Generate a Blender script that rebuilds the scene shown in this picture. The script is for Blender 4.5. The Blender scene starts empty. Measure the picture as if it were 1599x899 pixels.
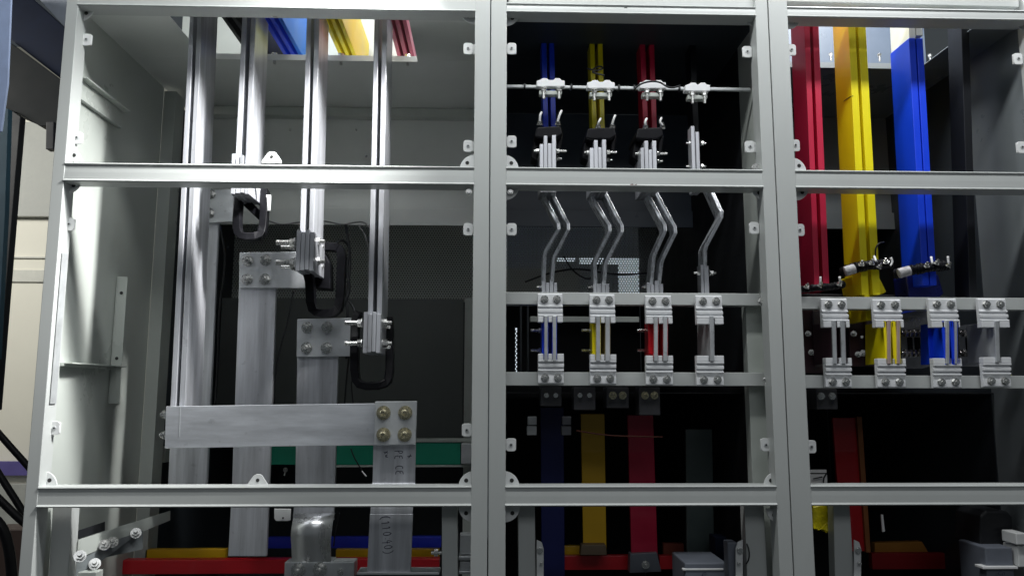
import bpy, bmesh, math, random
from mathutils import Vector, Matrix
random.seed(7)
C = bpy.context.scene
COL = C.collection
R = math.radians

# ------------------------------------------------------------------ camera
W, H, F = 1599.0, 899.0, 1200.0
YAW, PIT, ROL = R(1.716), R(7.713), R(0.09)
cy, sy = math.cos(YAW), math.sin(YAW)
FWD = Vector((sy*math.cos(PIT), cy*math.cos(PIT), math.sin(PIT)))
RT = Vector((cy, -sy, 0)); UP = RT.cross(FWD)
RT2 = RT*math.cos(ROL)+UP*math.sin(ROL); UP2 = UP*math.cos(ROL)-RT*math.sin(ROL)
CAM = Vector((0, -1.6, 0))
cd = bpy.data.cameras.new('camera'); cam = bpy.data.objects.new('camera', cd); COL.objects.link(cam)
cam.matrix_world = Matrix.Translation(CAM) @ Matrix((RT2, UP2, -FWD)).transposed().to_4x4()
cd.sensor_width = 36; cd.lens = 36*F/W; cd.clip_start = .02; cd.clip_end = 100
C.camera = cam
C.render.resolution_x = 1024; C.render.resolution_y = 575
C.view_settings.view_transform = 'Standard'; C.view_settings.look = 'None'
C.view_settings.exposure = 0.22; C.view_settings.gamma = 1

# ------------------------------------------------------------------ light
w = bpy.data.worlds.new('World'); C.world = w; w.use_nodes = True
w.node_tree.nodes['Background'].inputs[0].default_value = (.80, .92, 1.0, 1)
w.node_tree.nodes['Background'].inputs[1].default_value = .05
def area(name, loc, target, sx, sz, power, col=(1, 1, 1)):
    l = bpy.data.lights.new(name, 'AREA'); l.shape = 'RECTANGLE'; l.size = sx; l.size_y = sz
    l.energy = power; l.color = col
    o = bpy.data.objects.new(name, l); COL.objects.link(o); o.location = loc
    o.rotation_euler = (Vector(target)-Vector(loc)).to_track_quat('-Z', 'Y').to_euler()
    return o
area('ceiling_tube_and_fill', (-.22, -.52, 1.42), (-.2, .05, .2), 1.1, .10, 10, (.97, 1, .99))
area('ceiling_tube_and_fill', (.95, -.52, 1.42), (.95, .05, .2), .9, .10, 8, (.97, .99, 1))  # second tube is a fill, added to brighten the right cabinet's bars
al = area('left_wall_streak_light', (-.02, -.17, 1.0), (-.92, .14, .08), .07, .18, 4.0, (1, 1, .98)); al.data.spread = R(58)  # added narrow light that makes the bright streak on the left wall
area('cupboard_fill', (-2.6, .3, 1.2), (-1.6, 1.6, 0), .8, .5, 22, (1, .98, .92))  # unseen light added to brighten the cream cupboard
area('front_fill', (.3, -3.2, 1.9), (0, 0, 0), 2.4, 1.0, 12.5, (.94, .97, 1))  # added soft fill behind the camera, for base light and reflections
area('upper_bay_lamp_left', (-.40, .35, 1.30), (-.40, .3, 0), .6, .25, 3, (.96, .98, 1))
area('upper_bay_lamp_right', (.95, .12, 1.30), (.95, .30, 0), .4, .15, 9, (.96, .98, 1))

# ------------------------------------------------------------------ pixel -> world point at depth Y
def P(px, py, Y):
    d = FWD*F + RT2*(px-W/2) + UP2*(H/2-py)
    return CAM + d*((Y-CAM.y)/d.y)
def mmpx(Y): return (1.6+Y)/F

# ------------------------------------------------------------------ materials
MATS = {}
def mat(name, col, rough=.5, metal=0., var=.12, scale=(14, 14, 14), bump=0., emit=0., alpha=1., coat=0., dirt=0., spec=.5):
    if name in MATS: return MATS[name]
    m = bpy.data.materials.new(name); m.use_nodes = True; nt = m.node_tree; b = nt.nodes['Principled BSDF']
    N = nt.nodes.new; L = nt.links.new
    tc = N('ShaderNodeNewGeometry'); mp = N('ShaderNodeMapping'); mp.inputs['Scale'].default_value = scale
    L(tc.outputs['Position'], mp.inputs['Vector'])
    n = N('ShaderNodeTexNoise'); n.inputs['Scale'].default_value = 1; n.inputs['Detail'].default_value = 6
    n.inputs['Roughness'].default_value = .65
    L(mp.outputs[0], n.inputs['Vector'])
    r = N('ShaderNodeMapRange'); r.inputs[1].default_value = .3; r.inputs[2].default_value = .7
    r.inputs[3].default_value = 1-var; r.inputs[4].default_value = 1+var
    L(n.outputs['Fac'], r.inputs[0])
    vm = N('ShaderNodeVectorMath'); vm.operation = 'SCALE'; vm.inputs[0].default_value = col[:3]
    L(r.outputs[0], vm.inputs['Scale'])
    out = vm.outputs[0]
    if dirt:
        n2 = N('ShaderNodeTexNoise'); n2.inputs['Scale'].default_value = 55; n2.inputs['Detail'].default_value = 3
        L(tc.outputs['Position'], n2.inputs['Vector'])
        r2 = N('ShaderNodeMapRange'); r2.inputs[1].default_value = .66; r2.inputs[2].default_value = .74
        r2.inputs[3].default_value = 1; r2.inputs[4].default_value = 1-dirt
        L(n2.outputs['Fac'], r2.inputs[0])
        v2 = N('ShaderNodeVectorMath'); v2.operation = 'SCALE'; L(out, v2.inputs[0]); L(r2.outputs[0], v2.inputs['Scale'])
        out = v2.outputs[0]
    L(out, b.inputs['Base Color'])
    rr = N('ShaderNodeMapRange'); rr.inputs[1].default_value = .3; rr.inputs[2].default_value = .7
    rr.inputs[3].default_value = max(.05, rough-.08); rr.inputs[4].default_value = min(1, rough+.08)
    L(n.outputs['Fac'], rr.inputs[0]); L(rr.outputs[0], b.inputs['Roughness'])
    b.inputs['Metallic'].default_value = metal
    b.inputs['Specular IOR Level'].default_value = spec
    b.inputs['Coat Weight'].default_value = coat
    if bump:
        bp = N('ShaderNodeBump'); bp.inputs['Strength'].default_value = bump; bp.inputs['Distance'].default_value = .002
        L(n.outputs['Fac'], bp.inputs['Height']); L(bp.outputs[0], b.inputs['Normal'])
    if emit:
        b.inputs['Emission Color'].default_value = (*col[:3], 1); b.inputs['Emission Strength'].default_value = emit
    if alpha < 1: b.inputs['Alpha'].default_value = alpha
    MATS[name] = m; return m
def perf_mat(name, col, pitch, hole):
    m = bpy.data.materials.new(name); m.use_nodes = True; nt = m.node_tree; b = nt.nodes['Principled BSDF']
    N = nt.nodes.new; L = nt.links.new
    b.inputs['Base Color'].default_value = (*col, 1); b.inputs['Roughness'].default_value = .5
    g = N('ShaderNodeNewGeometry'); s = N('ShaderNodeSeparateXYZ'); L(g.outputs['Position'], s.inputs[0])
    def mth(op, a, b_=None):
        q = N('ShaderNodeMath'); q.operation = op
        for i, v in enumerate((a, b_)):
            if v is None: continue
            if isinstance(v, (int, float)): q.inputs[i].default_value = v
            else: L(v, q.inputs[i])
        return q.outputs[0]
    row = mth('FLOOR', mth('DIVIDE', s.outputs['Z'], pitch*.866))
    off = mth('MULTIPLY', mth('PINGPONG', row, 1), .5)
    fx = mth('SUBTRACT', mth('FRACT', mth('ADD', mth('DIVIDE', s.outputs['X'], pitch), mth('ADD', off, 100))), .5)
    fz = mth('SUBTRACT', mth('FRACT', mth('ADD', mth('DIVIDE', s.outputs['Z'], pitch*.866), 100)), .5)
    d = mth('ADD', mth('MULTIPLY', fx, fx), mth('MULTIPLY', mth('MULTIPLY', fz, fz), .75))
    L(mth('GREATER_THAN', d, hole*hole), b.inputs['Alpha'])
    return m
PAINT = mat('grey_powder_coat', (.52, .54, .53), .38, 0, .045, (5, 5, 2), .03, dirt=.0)
PAINT_IN = mat('grey_sheet_paint', (.48, .51, .48), .32, 0, .07, (3, 3, 3))
BACK_C1 = mat('brightened_grey_sheet', (.68, .70, .68), .42, 0, .07, (3, 3, 3))  # sheet paint lightened in colour to make the left bay look better lit
BACK_C2 = mat('shaded_blue_grey_sheet', (.10, .125, .165), .34, 0, .15, (3, 3, 3))  # same grey sheet, with the bay's shade put into its colour
BACK_C3 = mat('shaded_mid_grey_sheet', (.20, .22, .23), .30, 0, .1, (3, 3, 3))  # grey sheet paint darkened to carry the right cabinet's shade
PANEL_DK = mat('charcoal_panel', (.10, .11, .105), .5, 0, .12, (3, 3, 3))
SHADE_DK = mat('deep_shade_sheet', (.035, .042, .05), .38, 0, .2, (3, 3, 3))  # dark colour stands in for grey parts lost in shade
GALV = mat('galvanised_steel', (.52, .54, .55), .42, .35, .12, (30, 30, 30))
ALUV = mat('aluminium_brushed_upright', (.58, .59, .63), .36, .5, .28, (45, 45, 2.5), .10, dirt=.15)
ALUH = mat('aluminium_brushed_level', (.58, .60, .64), .40, .5, .24, (4, 16, 26), .10, dirt=.15)
ALUP = mat('aluminium_plate', (.58, .60, .62), .40, .5, .18, (12, 12, 12), .05, dirt=.25)
ALUF = mat('aluminium_foil_link', (.74, .75, .77), .30, .85, .03, (60, 60, 6))
SLEEVE = mat('clear_sleeved_aluminium', (.68, .70, .74), .30, .35, .30, (120, 120, 30), .5, coat=.5)
ZINC = mat('zinc_bolt', (.74, .74, .72), .25, .9, .15, (150, 150, 150))
BRASSY = mat('yellow_zinc_bolt', (.62, .57, .40), .28, .85, .15, (150, 150, 150))
INSUL = mat('white_moulded_insulator', (.76, .77, .79), .5, 0, .05, (30, 30, 30), .04)
TABM = mat('tab_paint', (.72, .73, .73), .4, 0, .05, (20, 20, 20))
BLK = mat('black_rubber', (.008, .008, .010), .35, 0, .3, (30, 30, 30), .05, spec=.12)
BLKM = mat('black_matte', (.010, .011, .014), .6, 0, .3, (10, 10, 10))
HOLE = mat('dark_hole', (.02, .02, .02), .7)
RED = mat('red_sleeve', (.62, .012, .06), 0.42, 0, .08, (10, 10, 3), coat=.08)
REDB = mat('red_bar', (.60, .01, .02), .4, 0, .08, (3, 10, 10), coat=.2)
YEL = mat('yellow_sleeve', (.92, .78, .005), 0.42, 0, .06, (10, 10, 3), coat=.08)
YELB = mat('yellow_bar', (.72, .42, .01), .4, 0, .08, (3, 10, 10), coat=.2)
BLU = mat('blue_sleeve', (.004, .055, .80), 0.42, 0, .08, (10, 10, 3), coat=.08)
BLUB = mat('blue_bar', (.015, .03, .50), .4, 0, .08, (3, 10, 10), coat=.2)
SKYB = mat('bright_blue_sleeve', (.004, .16, .80), .5, 0, .06, (10, 10, 3))
PINK = mat('faded_red_sleeve', (.50, .10, .17), .45, 0, .08, (10, 10, 3))
BLKS = mat('black_sleeve', (.007, .008, .011), .45, 0, .2, (10, 10, 3), spec=.3)
GREEN = mat('green_panel', (.005, .26, .16), .45, 0, .06)
WHITE = mat('white_plastic', (.8, .8, .8), .4)
CREAM = mat('cream_wall', (.78, .76, .66), .7, 0, .05, (2, 2, 2))
PURP = mat('purple_band', (.12, .10, .30), .5)
NAVY = mat('navy_machine_paint', (.006, .010, .024), .6, 0, .2, spec=.15)
PALEB = mat('pale_blue_paint', (.42, .52, .78), .4)
MAROON = mat('maroon_sleeved_plate', (.055, .025, .035), .35, 0, .2, coat=.3)
CLEAR = mat('clear_sheet', (.45, .46, .50), .15, 0, .1, alpha=.45)
YFOIL = mat('yellow_bag', (.80, .68, .01), .25, 0, .25, (60, 60, 60), 1.0, coat=.5)
INK = mat('pen_ink', (.03, .03, .06), .6)
DEV = mat('grey_device_plastic', (.15, .165, .20), .45)
MESHM = perf_mat('perforated_sheet', (.60, .63, .60), .0095, .27)
LIT = mat('lit_room_beyond', (.80, .90, 1.0), .5, emit=.8)
FLOORM = mat('dark_floor', (.05, .055, .055), .6, 0, .3, (4, 4, 4))

# ------------------------------------------------------------------ mesh builders
def nb(): return bmesh.new()
def box(bm, x0, x1, y0, y1, z0, z1):
    v = [bm.verts.new((x, y, z)) for x in (x0, x1) for y in (y0, y1) for z in (z0, z1)]
    for f in ((0,1,3,2),(4,6,7,5),(0,4,5,1),(2,3,7,6),(0,2,6,4),(1,5,7,3)): bm.faces.new([v[i] for i in f])
    return bm
def prism(bm, pts, ext):
    """polygon of world points pushed by the vector ext"""
    n = len(pts); ext = Vector(ext)
    a = [bm.verts.new(p) for p in pts]; b = [bm.verts.new(Vector(p)+ext) for p in pts]
    bm.faces.new(a); bm.faces.new(b[::-1])
    for i in range(n): bm.faces.new((a[i], b[i], b[(i+1) % n], a[(i+1) % n]))
    return bm
def slab(bm, px, Y, t): return prism(bm, [P(x, y, Y) for x, y in px], (0, t, 0))
def rect(bm, x0, y0, x1, y1, Y, t):
    a = P(x0, y1, Y); b = P(x1, y0, Y); c = P((x0+x1)/2, y0, Y); d = P((x0+x1)/2, y1, Y)
    e = P(x0, (y0+y1)/2, Y); f = P(x1, (y0+y1)/2, Y)
    return box(bm, e.x, f.x, Y, Y+t, d.z, c.z)
def cyl(bm, p, axis, r, l, seg=20, r2=None):
    axis = Vector(axis).normalized(); q = axis.to_track_quat('Z', 'Y').to_matrix()
    r2 = r if r2 is None else r2
    a = []; b = []
    for i in range(seg):
        t = 2*math.pi*i/seg
        a.append(bm.verts.new(Vector(p)+q@Vector((r*math.cos(t), r*math.sin(t), 0))))
        b.append(bm.verts.new(Vector(p)+axis*l+q@Vector((r2*math.cos(t), r2*math.sin(t), 0))))
    bm.faces.new(a[::-1]); bm.faces.new(b)
    for i in range(seg): bm.faces.new((a[i], a[(i+1) % seg], b[(i+1) % seg], b[i]))
    return bm
def tube(bm, pts, r, seg=8, flat=None, smooth=0):
    """swept section; flat=(hx, hy) gives a rectangular section with hy along Y"""
    pts = [Vector(p) for p in pts]
    for _ in range(smooth):
        q = [pts[0]]
        for a, b in zip(pts, pts[1:]): q += [a.lerp(b, .25), a.lerp(b, .75)]
        pts = q+[pts[-1]]
    rings = []
    for i, p in enumerate(pts):
        t = (pts[min(i+1, len(pts)-1)]-pts[max(i-1, 0)]).normalized()
        yv = Vector((0, 1, 0)) if abs(t.y) < .9 else Vector((0, 0, 1))
        s = t.cross(yv).normalized(); u = s.cross(t).normalized()
        if flat: ring = [p+s*flat[0]*a+u*flat[1]*b for a, b in ((-1,-1),(1,-1),(1,1),(-1,1))]
        else: ring = [p+s*r*math.cos(2*math.pi*k/seg)+u*r*math.sin(2*math.pi*k/seg) for k in range(seg)]
        rings.append([bm.verts.new(v) for v in ring])
    n = len(rings[0])
    for a, b in zip(rings, rings[1:]):
        for k in range(n): bm.faces.new((a[k], a[(k+1) % n], b[(k+1) % n], b[k]))
    bm.faces.new(rings[0][::-1]); bm.faces.new(rings[-1])
    return bm

# ------------------------------------------------------------------ objects
def wloc(o):
    v = Vector((0, 0, 0))
    while o: v += o.location; o = o.parent
    return v
def tag(o, label, cat, group=None, kind=None):
    if label: o['label'] = label
    if cat: o['category'] = cat
    if group: o['group'] = group
    if kind: o['kind'] = kind
    return o
def thing(name, label, cat, loc, group=None):
    o = bpy.data.objects.new(name, None); COL.objects.link(o); o.location = loc; o.empty_display_size = .02
    return tag(o, label, cat, group)
def obj(name, bm, m, parent=None, bev=.0012, smooth=False, seg=2):
    bmesh.ops.recalc_face_normals(bm, faces=bm.faces)
    c = sum((v.co for v in bm.verts), Vector())/len(bm.verts)
    for v in bm.verts: v.co -= c
    me = bpy.data.meshes.new(name); bm.to_mesh(me); bm.free(); me.materials.append(m)
    o = bpy.data.objects.new(name, me); COL.objects.link(o)
    if smooth:
        for p in me.polygons: p.use_smooth = True
    if parent: o.parent = parent; o.location = c-wloc(parent)
    else: o.location = c
    if bev:
        b = o.modifiers.new('bevel', 'BEVEL'); b.width = bev; b.segments = seg; b.limit_method = 'ANGLE'; b.angle_limit = R(40)
    return o
# bolts: shared meshes
def bolt_mesh(kind, m):
    """axis along -Y, washer face at the origin"""
    bm = nb()
    if kind == 'stud':
        cyl(bm, (0, 0, 0), (0, -1, 0), .0125, .0022, 24); cyl(bm, (0, -.0022, 0), (0, -1, 0), .0105, .002, 20)
        cyl(bm, (0, -.0042, 0), (0, -1, 0), .0092, .0085, 6); cyl(bm, (0, -.0127, 0), (0, -1, 0), .0052, .0105, 14, .0045)
    elif kind == 'head':
        cyl(bm, (0, 0, 0), (0, -1, 0), .0093, .0018, 22); cyl(bm, (0, -.0018, 0), (0, -1, 0), .0078, .0058, 6)
        cyl(bm, (0, -.0076, 0), (0, -1, 0), .004, .003, 12, .0034)
    elif kind == 'socket':
        cyl(bm, (0, 0, 0), (0, -1, 0), .0150, .0024, 26); cyl(bm, (0, -.0024, 0), (0, -1, 0), .0125, .0024, 24)
        cyl(bm, (0, -.0048, 0), (0, -1, 0), .0105, .008, 6)
        for k in range(14):
            a = 2*math.pi*k/14; b = 2*math.pi*(k+1)/14
            q = [(r*math.cos(t), -.0128-h, r*math.sin(t)) for r, t, h in ((.0075, a, 0), (.0075, b, 0), (.0042, b, .0035), (.0042, a, .0035))]
            bm.faces.new([bm.verts.new(v) for v in q])
        cyl(bm, (0, -.0120, 0), (0, -1, 0), .0030, .002, 6)
    elif kind == 'long':
        cyl(bm, (0, 0, 0), (0, -1, 0), .0115, .002, 22); cyl(bm, (0, -.002, 0), (0, -1, 0), .0098, .009, 6)
        cyl(bm, (0, -.011, 0), (0, -1, 0), .0056, .030, 14)
        for k in range(10): cyl(bm, (0, -.013-.0026*k, 0), (0, -1, 0), .0057, .0012, 12)
    elif kind == 'small':
        cyl(bm, (0, 0, 0), (0, -1, 0), .0055, .0012, 16); cyl(bm, (0, -.0012, 0), (0, -1, 0), .0042, .0035, 6)
    bmesh.ops.recalc_face_normals(bm, faces=bm.faces)
    me = bpy.data.meshes.new('bolt'); bm.to_mesh(me); bm.free(); me.materials.append(m); return me
BM = {k: bolt_mesh(k, BRASSY if k == 'socket' else ZINC) for k in ('stud', 'head', 'socket', 'long', 'small')}
def bolt(parent, p, kind='stud', d=(0, -1, 0), s=1., m=None, name='bolt'):
    o = bpy.data.objects.new(name, BM[kind]); COL.objects.link(o)
    if parent: o.parent = parent; o.location = Vector(p)-wloc(parent)
    else: o.location = p
    q = Vector((0, -1, 0)).rotation_difference(Vector(d))
    o.rotation_euler = (q.to_matrix() @ Matrix.Rotation(random.uniform(0, 1), 3, 'Y')).to_euler()
    o.scale = (s, s, s)
    return o

# ================================================================== THE SETTING
obj('floor', box(nb(), -4, 4, -3, 5, -1.25, -1.2), FLOORM, bev=0)['kind'] = 'structure'
o = obj('wall', prism(nb(), [(-3.2, 3.2, -1.2), (-.9, 3.2, -1.2), (-.9, 3.2, 2.2), (-3.2, 3.2, 2.2)], (0, .05, 0)), CREAM, bev=0); o['kind'] = 'structure'

# ================================================================== CABINETS
ZT, ZC = .8294, .838            # underside of top rail, ceiling sheet
R1 = (.4373, .4786); R2 = (-.2292, -.1885)
YB = .67                        # back sheet of the upper bay
def channel(x0, x1, z0, z1, vertical):
    """folded sheet member: front face with rounded lips and returns into the cabinet"""
    bm = nb(); t = .0025; D = .042
    if vertical:
        sec = [(x0, D), (x0, 0), (x1, 0), (x1, D)]
        outer = sec; inner = [(x1-t, D), (x1-t, t), (x0+t, t), (x0+t, D)]
        prism(bm, [(x, y, z0) for x, y in outer+inner], (0, 0, z1-z0))
    else:
        m = (z0+z1)/2; h = z1-z0
        sec = [(z0, D), (z0, .0), (z0+.0025, -.0028), (z0+.006, .0004), (z0+h*.5, .0008), (z1-.006, .0018), (z1-.0025, -.0016), (z1, 0), (z1, D)]
        inner = [(z1-t, D), (z1-t, .009), (z0+t, .006), (z0+t, D)]
        prism(bm, [(x0, y, z) for z, y in sec+inner], (x1-x0, 0, 0))
    return bm
def hinge_tab(cab, px, py, side, Y=.030, wd=.021, h=.027):
    """side +1: sticks out to the right of a post"""
    p = P(px, py, Y); bm = nb(); r = .006
    pts = []
    for cx, cz, a0 in ((wd/2-r, h/2-r, 0), (-wd/2+r, h/2-r, 90), (-wd/2+r, -h/2+r, 180), (wd/2-r, -h/2+r, 270)):
        for k in range(5):
            a = R(a0+k*22.5); pts.append((p.x+cx+r*math.cos(a), Y, p.z+cz+r*math.sin(a)))
    prism(bm, pts, (0, .003, 0)); box(bm, p.x-wd/2-(.012 if side > 0 else 0), p.x+wd/2+(.012 if side < 0 else 0), Y+.0035, Y+.006, p.z-h/2+.002, p.z+h/2-.002)
    o = obj('hinge_tab', bm, TABM, cab, .0008)
    obj('screw', cyl(nb(), (p.x, Y-.0002, p.z), (0, -1, 0), .0038, .0016, 14), GALV, o, .0004)
    h_ = nb(); cyl(h_, (p.x, Y-.0019, p.z), (0, -1, 0), .0019, .0006, 10); obj('slot', h_, HOLE, o, 0)
def gusset(cab, px, py, qx, qz, Y=.026, r=.032):
    """quarter-round corner plate; the corner sits at (px,py), arc goes towards (qx,qz)"""
    p = P(px, py, Y); pts = [(p.x, Y, p.z)]
    for k in range(9):
        a = R(k*11.25); pts.append((p.x+qx*r*math.cos(a), Y, p.z+qz*r*math.sin(a)))
    o = obj('corner_gusset', prism(nb(), pts, (0, .003, 0)), TABM, cab, .0008)
    c = (p.x+qx*r*.5, Y-.0003, p.z+qz*r*.42)
    obj('hole', cyl(nb(), c, (0, -1, 0), .0042, .0006, 14), HOLE, o, 0)
def peak_tab(cab, px, py, Y=.034, up=1):
    p = P(px, py, Y); s = up
    pts = [(-.021, -.004), (.021, -.004), (.021, .002), (.009, .019), (.004, .022), (-.004, .022), (-.009, .019), (-.021, .002)]
    o = obj('latch_tab', prism(nb(), [(p.x+a, Y, p.z+b*s) for a, b in pts], (0, .003, 0)), TABM, cab, .0008)
    obj('hole', cyl(nb(), (p.x, Y-.0003, p.z+.010*s), (0, -1, 0), .0036, .0006, 14), HOLE, o, 0)

def cabinet(label, xl0, xl1, xr0, xr1, top_h=.024):
    cab = thing('switchgear_cabinet', label, 'switchgear cabinet', ((xl0+xr1)/2, .3, -1.2), 'switchgear cabinets joined side by side')
    g = .0012
    obj('post', channel(xl0+g, xl1, -1.2, 1.15, True), PAINT, cab, .0016)
    obj('post', channel(xr0, xr1-g, -1.2, 1.15, True), PAINT, cab, .0016)
    for z0, z1 in ((ZT, ZT+top_h), R1, R2): obj('rail', channel(xl1-.001, xr0+.001, z0, z1, False), PAINT, cab, .0006)
    return cab
c1 = cabinet('left cabinet with bare aluminium busbars and a light grey side wall', -.9227, -.8962, -.0345, 0, .06)
c2 = cabinet('middle cabinet with four bent links over two rows of white supports', 0, .0356, .5905, .6195)
c3 = cabinet('right cabinet with tall red, yellow and blue sleeved busbars', .6195, .6632, 1.215, 1.25, .026)
# side walls
zb = P(200, 745, .3).z
def sheet(name, parent, m, *b, bev=.0008): return obj(name, box(nb(), *b), m, parent, bev)
sheet('side_panel', c1, PAINT_IN, -.9215, -.9185, .043, .50, -.62, ZC+.011)
sheet('rear_post', c1, PAINT_IN, -.9185, -.885, .50, .56, -.9, ZC)
sheet('rear_side_panel', c1, SHADE_DK, -.9215, -.9185, .561, 1.5, -.9, ZC)
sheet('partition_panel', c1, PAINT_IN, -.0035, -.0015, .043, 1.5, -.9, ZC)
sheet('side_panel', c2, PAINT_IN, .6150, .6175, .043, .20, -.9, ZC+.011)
sheet('rear_side_panel', c2, BLKM, .6150, .6175, .202, 1.5, -.9, ZC+.011)  # black colour imitates the light falling off along the grey side wall
sheet('shade_shelf', c2, BLKM, .004, .6145, .26, 1.45, -.003, 0)  # added sheet, edge-on to the camera, to shade the lower bars
sheet('shade_shelf', c3, BLKM, .625, 1.2345, .26, 1.19, -.003, 0)  # same added sheet, keeping lamp light off the bars below
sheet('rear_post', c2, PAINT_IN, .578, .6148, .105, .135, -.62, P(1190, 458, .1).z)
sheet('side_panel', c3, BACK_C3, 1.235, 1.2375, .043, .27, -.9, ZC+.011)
sheet('rear_side_panel', c3, SHADE_DK, 1.235, 1.2375, .272, 1.21, -.9, ZC+.011)
# ceilings (left and right have a cut-out behind the front rail where the bars come through)
zc = ZC+.012
def ceiling(cab, xa, xb, hx0, hx1, hy, m):
    b = nb(); box(b, xa, xb, hy, YB+.7, zc, zc+.002)
    if hx0 is not None:
        box(b, xa, hx0, .043, hy-.0005, zc, zc+.002); box(b, hx1, xb, .043, hy-.0005, zc, zc+.002)
        box(b, hx0, hx1, hy-.003, hy-.0006, zc-.003, zc+.012)
    obj('top_panel', b, m, cab, 0)
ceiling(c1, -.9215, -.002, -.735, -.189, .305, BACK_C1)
ceiling(c2, .002, .6175, None, None, .043, SHADE_DK)
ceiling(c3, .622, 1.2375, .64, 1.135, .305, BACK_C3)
# upper bay above the ceilings
sheet('upper_bay_panel', c1, PAINT_IN, -.9215, -.002, .60, .603, zc+.01, 1.4)
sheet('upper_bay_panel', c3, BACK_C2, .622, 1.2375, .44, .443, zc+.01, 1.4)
b = nb(); slab(b, [(1220, -10), (1591, -10), (1591, 11), (1220, 2)], .02, .05); obj('upper_rail', b, PAINT, c3, .001)
sheet('upper_rail', c2, PAINT, .04, .615, .012, .05, ZT+.027, 1.0)
sheet('upper_rail', c1, PAINT, -.89, -.04, .012, .05, ZT+.063, 1.0)
# back sheets of the upper bay and their folded lower lip
zl = P(500, 352, YB).z; zl2 = P(500, 326, YB).z
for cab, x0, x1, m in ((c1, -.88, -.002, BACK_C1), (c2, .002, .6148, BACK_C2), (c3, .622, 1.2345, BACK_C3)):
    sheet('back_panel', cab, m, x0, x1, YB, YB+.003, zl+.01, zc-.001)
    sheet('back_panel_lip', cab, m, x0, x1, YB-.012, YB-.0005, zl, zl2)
sheet('ceiling_flange', c1, PAINT_IN, -.86, -.002, YB-.035, YB-.0005, zc-.028, zc-.0015)
for px, py in ((453, 203), (556, 203), (572, 244), (412, 212)):
    bolt(c1, P(px, py, YB-.001), 'small', s=.7, name='screw')
# lower compartment behind: perforated sheets, dark panel
YM = 1.15
b = nb(); rect(b, 250, 340, 739, 470, YM, .001); obj('perforated_panel', b, perf_mat('brightened_perforated_sheet', (.85, .88, .85), .0095, .24), c1, 0)  # mesh colour lightened to brighten the poorly lit back
b = nb(); rect(b, 792, 340, 1190, 470, YM, .001); obj('perforated_panel', b, MESHM, c2, 0)
b = nb(); rect(b, 1061, 480, 1081, 665, .98, .001); obj('perforated_strip', b, perf_mat('perforated_strip_sheet', (.3, .32, .32), .0075, .3), c2, 0)
b = nb(); rect(b, 803, 515, 809, 760, .98, .001); obj('perforated_strip', b, perf_mat('perforated_edge_sheet', (.01, .01, .01), .0085, .33), c2, 0)
sheet('rear_wall', c1, SHADE_DK, -.9185, -.002, 1.5, 1.503, -.9, .9)
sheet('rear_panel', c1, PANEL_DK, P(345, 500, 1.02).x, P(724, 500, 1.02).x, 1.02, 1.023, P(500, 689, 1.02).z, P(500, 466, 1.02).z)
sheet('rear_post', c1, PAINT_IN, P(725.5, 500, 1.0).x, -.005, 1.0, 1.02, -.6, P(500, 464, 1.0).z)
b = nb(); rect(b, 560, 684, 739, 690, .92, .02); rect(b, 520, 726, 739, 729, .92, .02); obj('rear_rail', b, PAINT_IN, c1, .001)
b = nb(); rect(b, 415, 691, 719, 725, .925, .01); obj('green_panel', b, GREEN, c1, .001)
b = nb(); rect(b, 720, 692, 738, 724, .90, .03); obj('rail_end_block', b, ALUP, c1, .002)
sheet('rear_wall', c2, BLKM, .002, .6148, 1.5, 1.503, -.9, P(900, 470, 1.5).z)  # black in place of grey sheet in deep shade
sheet('rear_wall', c3, BLKM, .6185, 1.2345, 1.2, 1.203, -.9, .9)  # painted black for the shade at the back of the cabinet
sheet('base_panel', c1, SHADE_DK, -.9185, -.002, .45, 1.45, -.62, -.618)
# windows of light seen through the perforations (a lit room behind the cabinet)
YL = 1.75
b = nb()
for q in ((905, 403, 1001, 412), (966, 414, 998, 470), (870, 403, 898, 408)): rect(b, *q, YL, .002)
lw = obj('window', b, LIT, None, 0); tag(lw, 'bright panes glimpsed through the perforated sheet behind the middle cabinet links', 'window')
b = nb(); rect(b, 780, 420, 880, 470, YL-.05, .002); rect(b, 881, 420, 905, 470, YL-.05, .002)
tag(obj('wall_board', b, mat('far_grey_glow', (.35, .36, .33), .6, emit=.12), None, 0), 'grey board behind the perforated sheet, left in the middle cabinet', 'board')  # faint emission stands in for light falling on the board
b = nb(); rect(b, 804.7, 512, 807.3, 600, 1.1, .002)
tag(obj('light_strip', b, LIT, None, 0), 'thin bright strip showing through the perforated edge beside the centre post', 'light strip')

# left wall fittings
XW = -.9185
def wall_rail(pa, pb, ha, parent, name='wall_rail'):
    # rail that runs into the depth on the left side wall: pixel of its front top, back top and its height
    def onwall(px, py):
        d = FWD*F + RT2*(px-W/2) + UP2*(H/2-py); return CAM + d*((XW+.012-CAM.x)/d.x)
    a = onwall(*pa); b_ = onwall(*pb); z = (a.z+b_.z)/2
    bm = nb(); box(bm, XW+.0005, XW+.012, a.y, b_.y, z-ha, z); box(bm, XW+.012, XW+.030, a.y, b_.y, z-.003, z)
    obj(name, bm, PAINT_IN, parent, .001)
wall_rail((124, 115), (192, 178), .045, c1)
wall_rail((100, 566), (186, 571), .008, c1)
b = nb(); a = P(184, 432, .30); z2 = P(184, 630, .30).z; box(b, XW+.002, XW+.005, .30, .36, z2, a.z); box(b, XW+.0052, XW+.028, .30, .303, z2, a.z)
br = obj('wall_bracket', b, PAINT_IN, c1, .001)
for z in (a.z-.04, a.z-.2): obj('hole', cyl(nb(), (XW+.016, .2995, z), (0, -1, 0), .004, .001, 12), HOLE, br, 0)
b = nb(); box(b, -.894, -.8935, .012, .034, P(95, 630, .02).z, P(100, 395, .02).z); obj('post_slot_strip', b, GALV, c1, 0)
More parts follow.
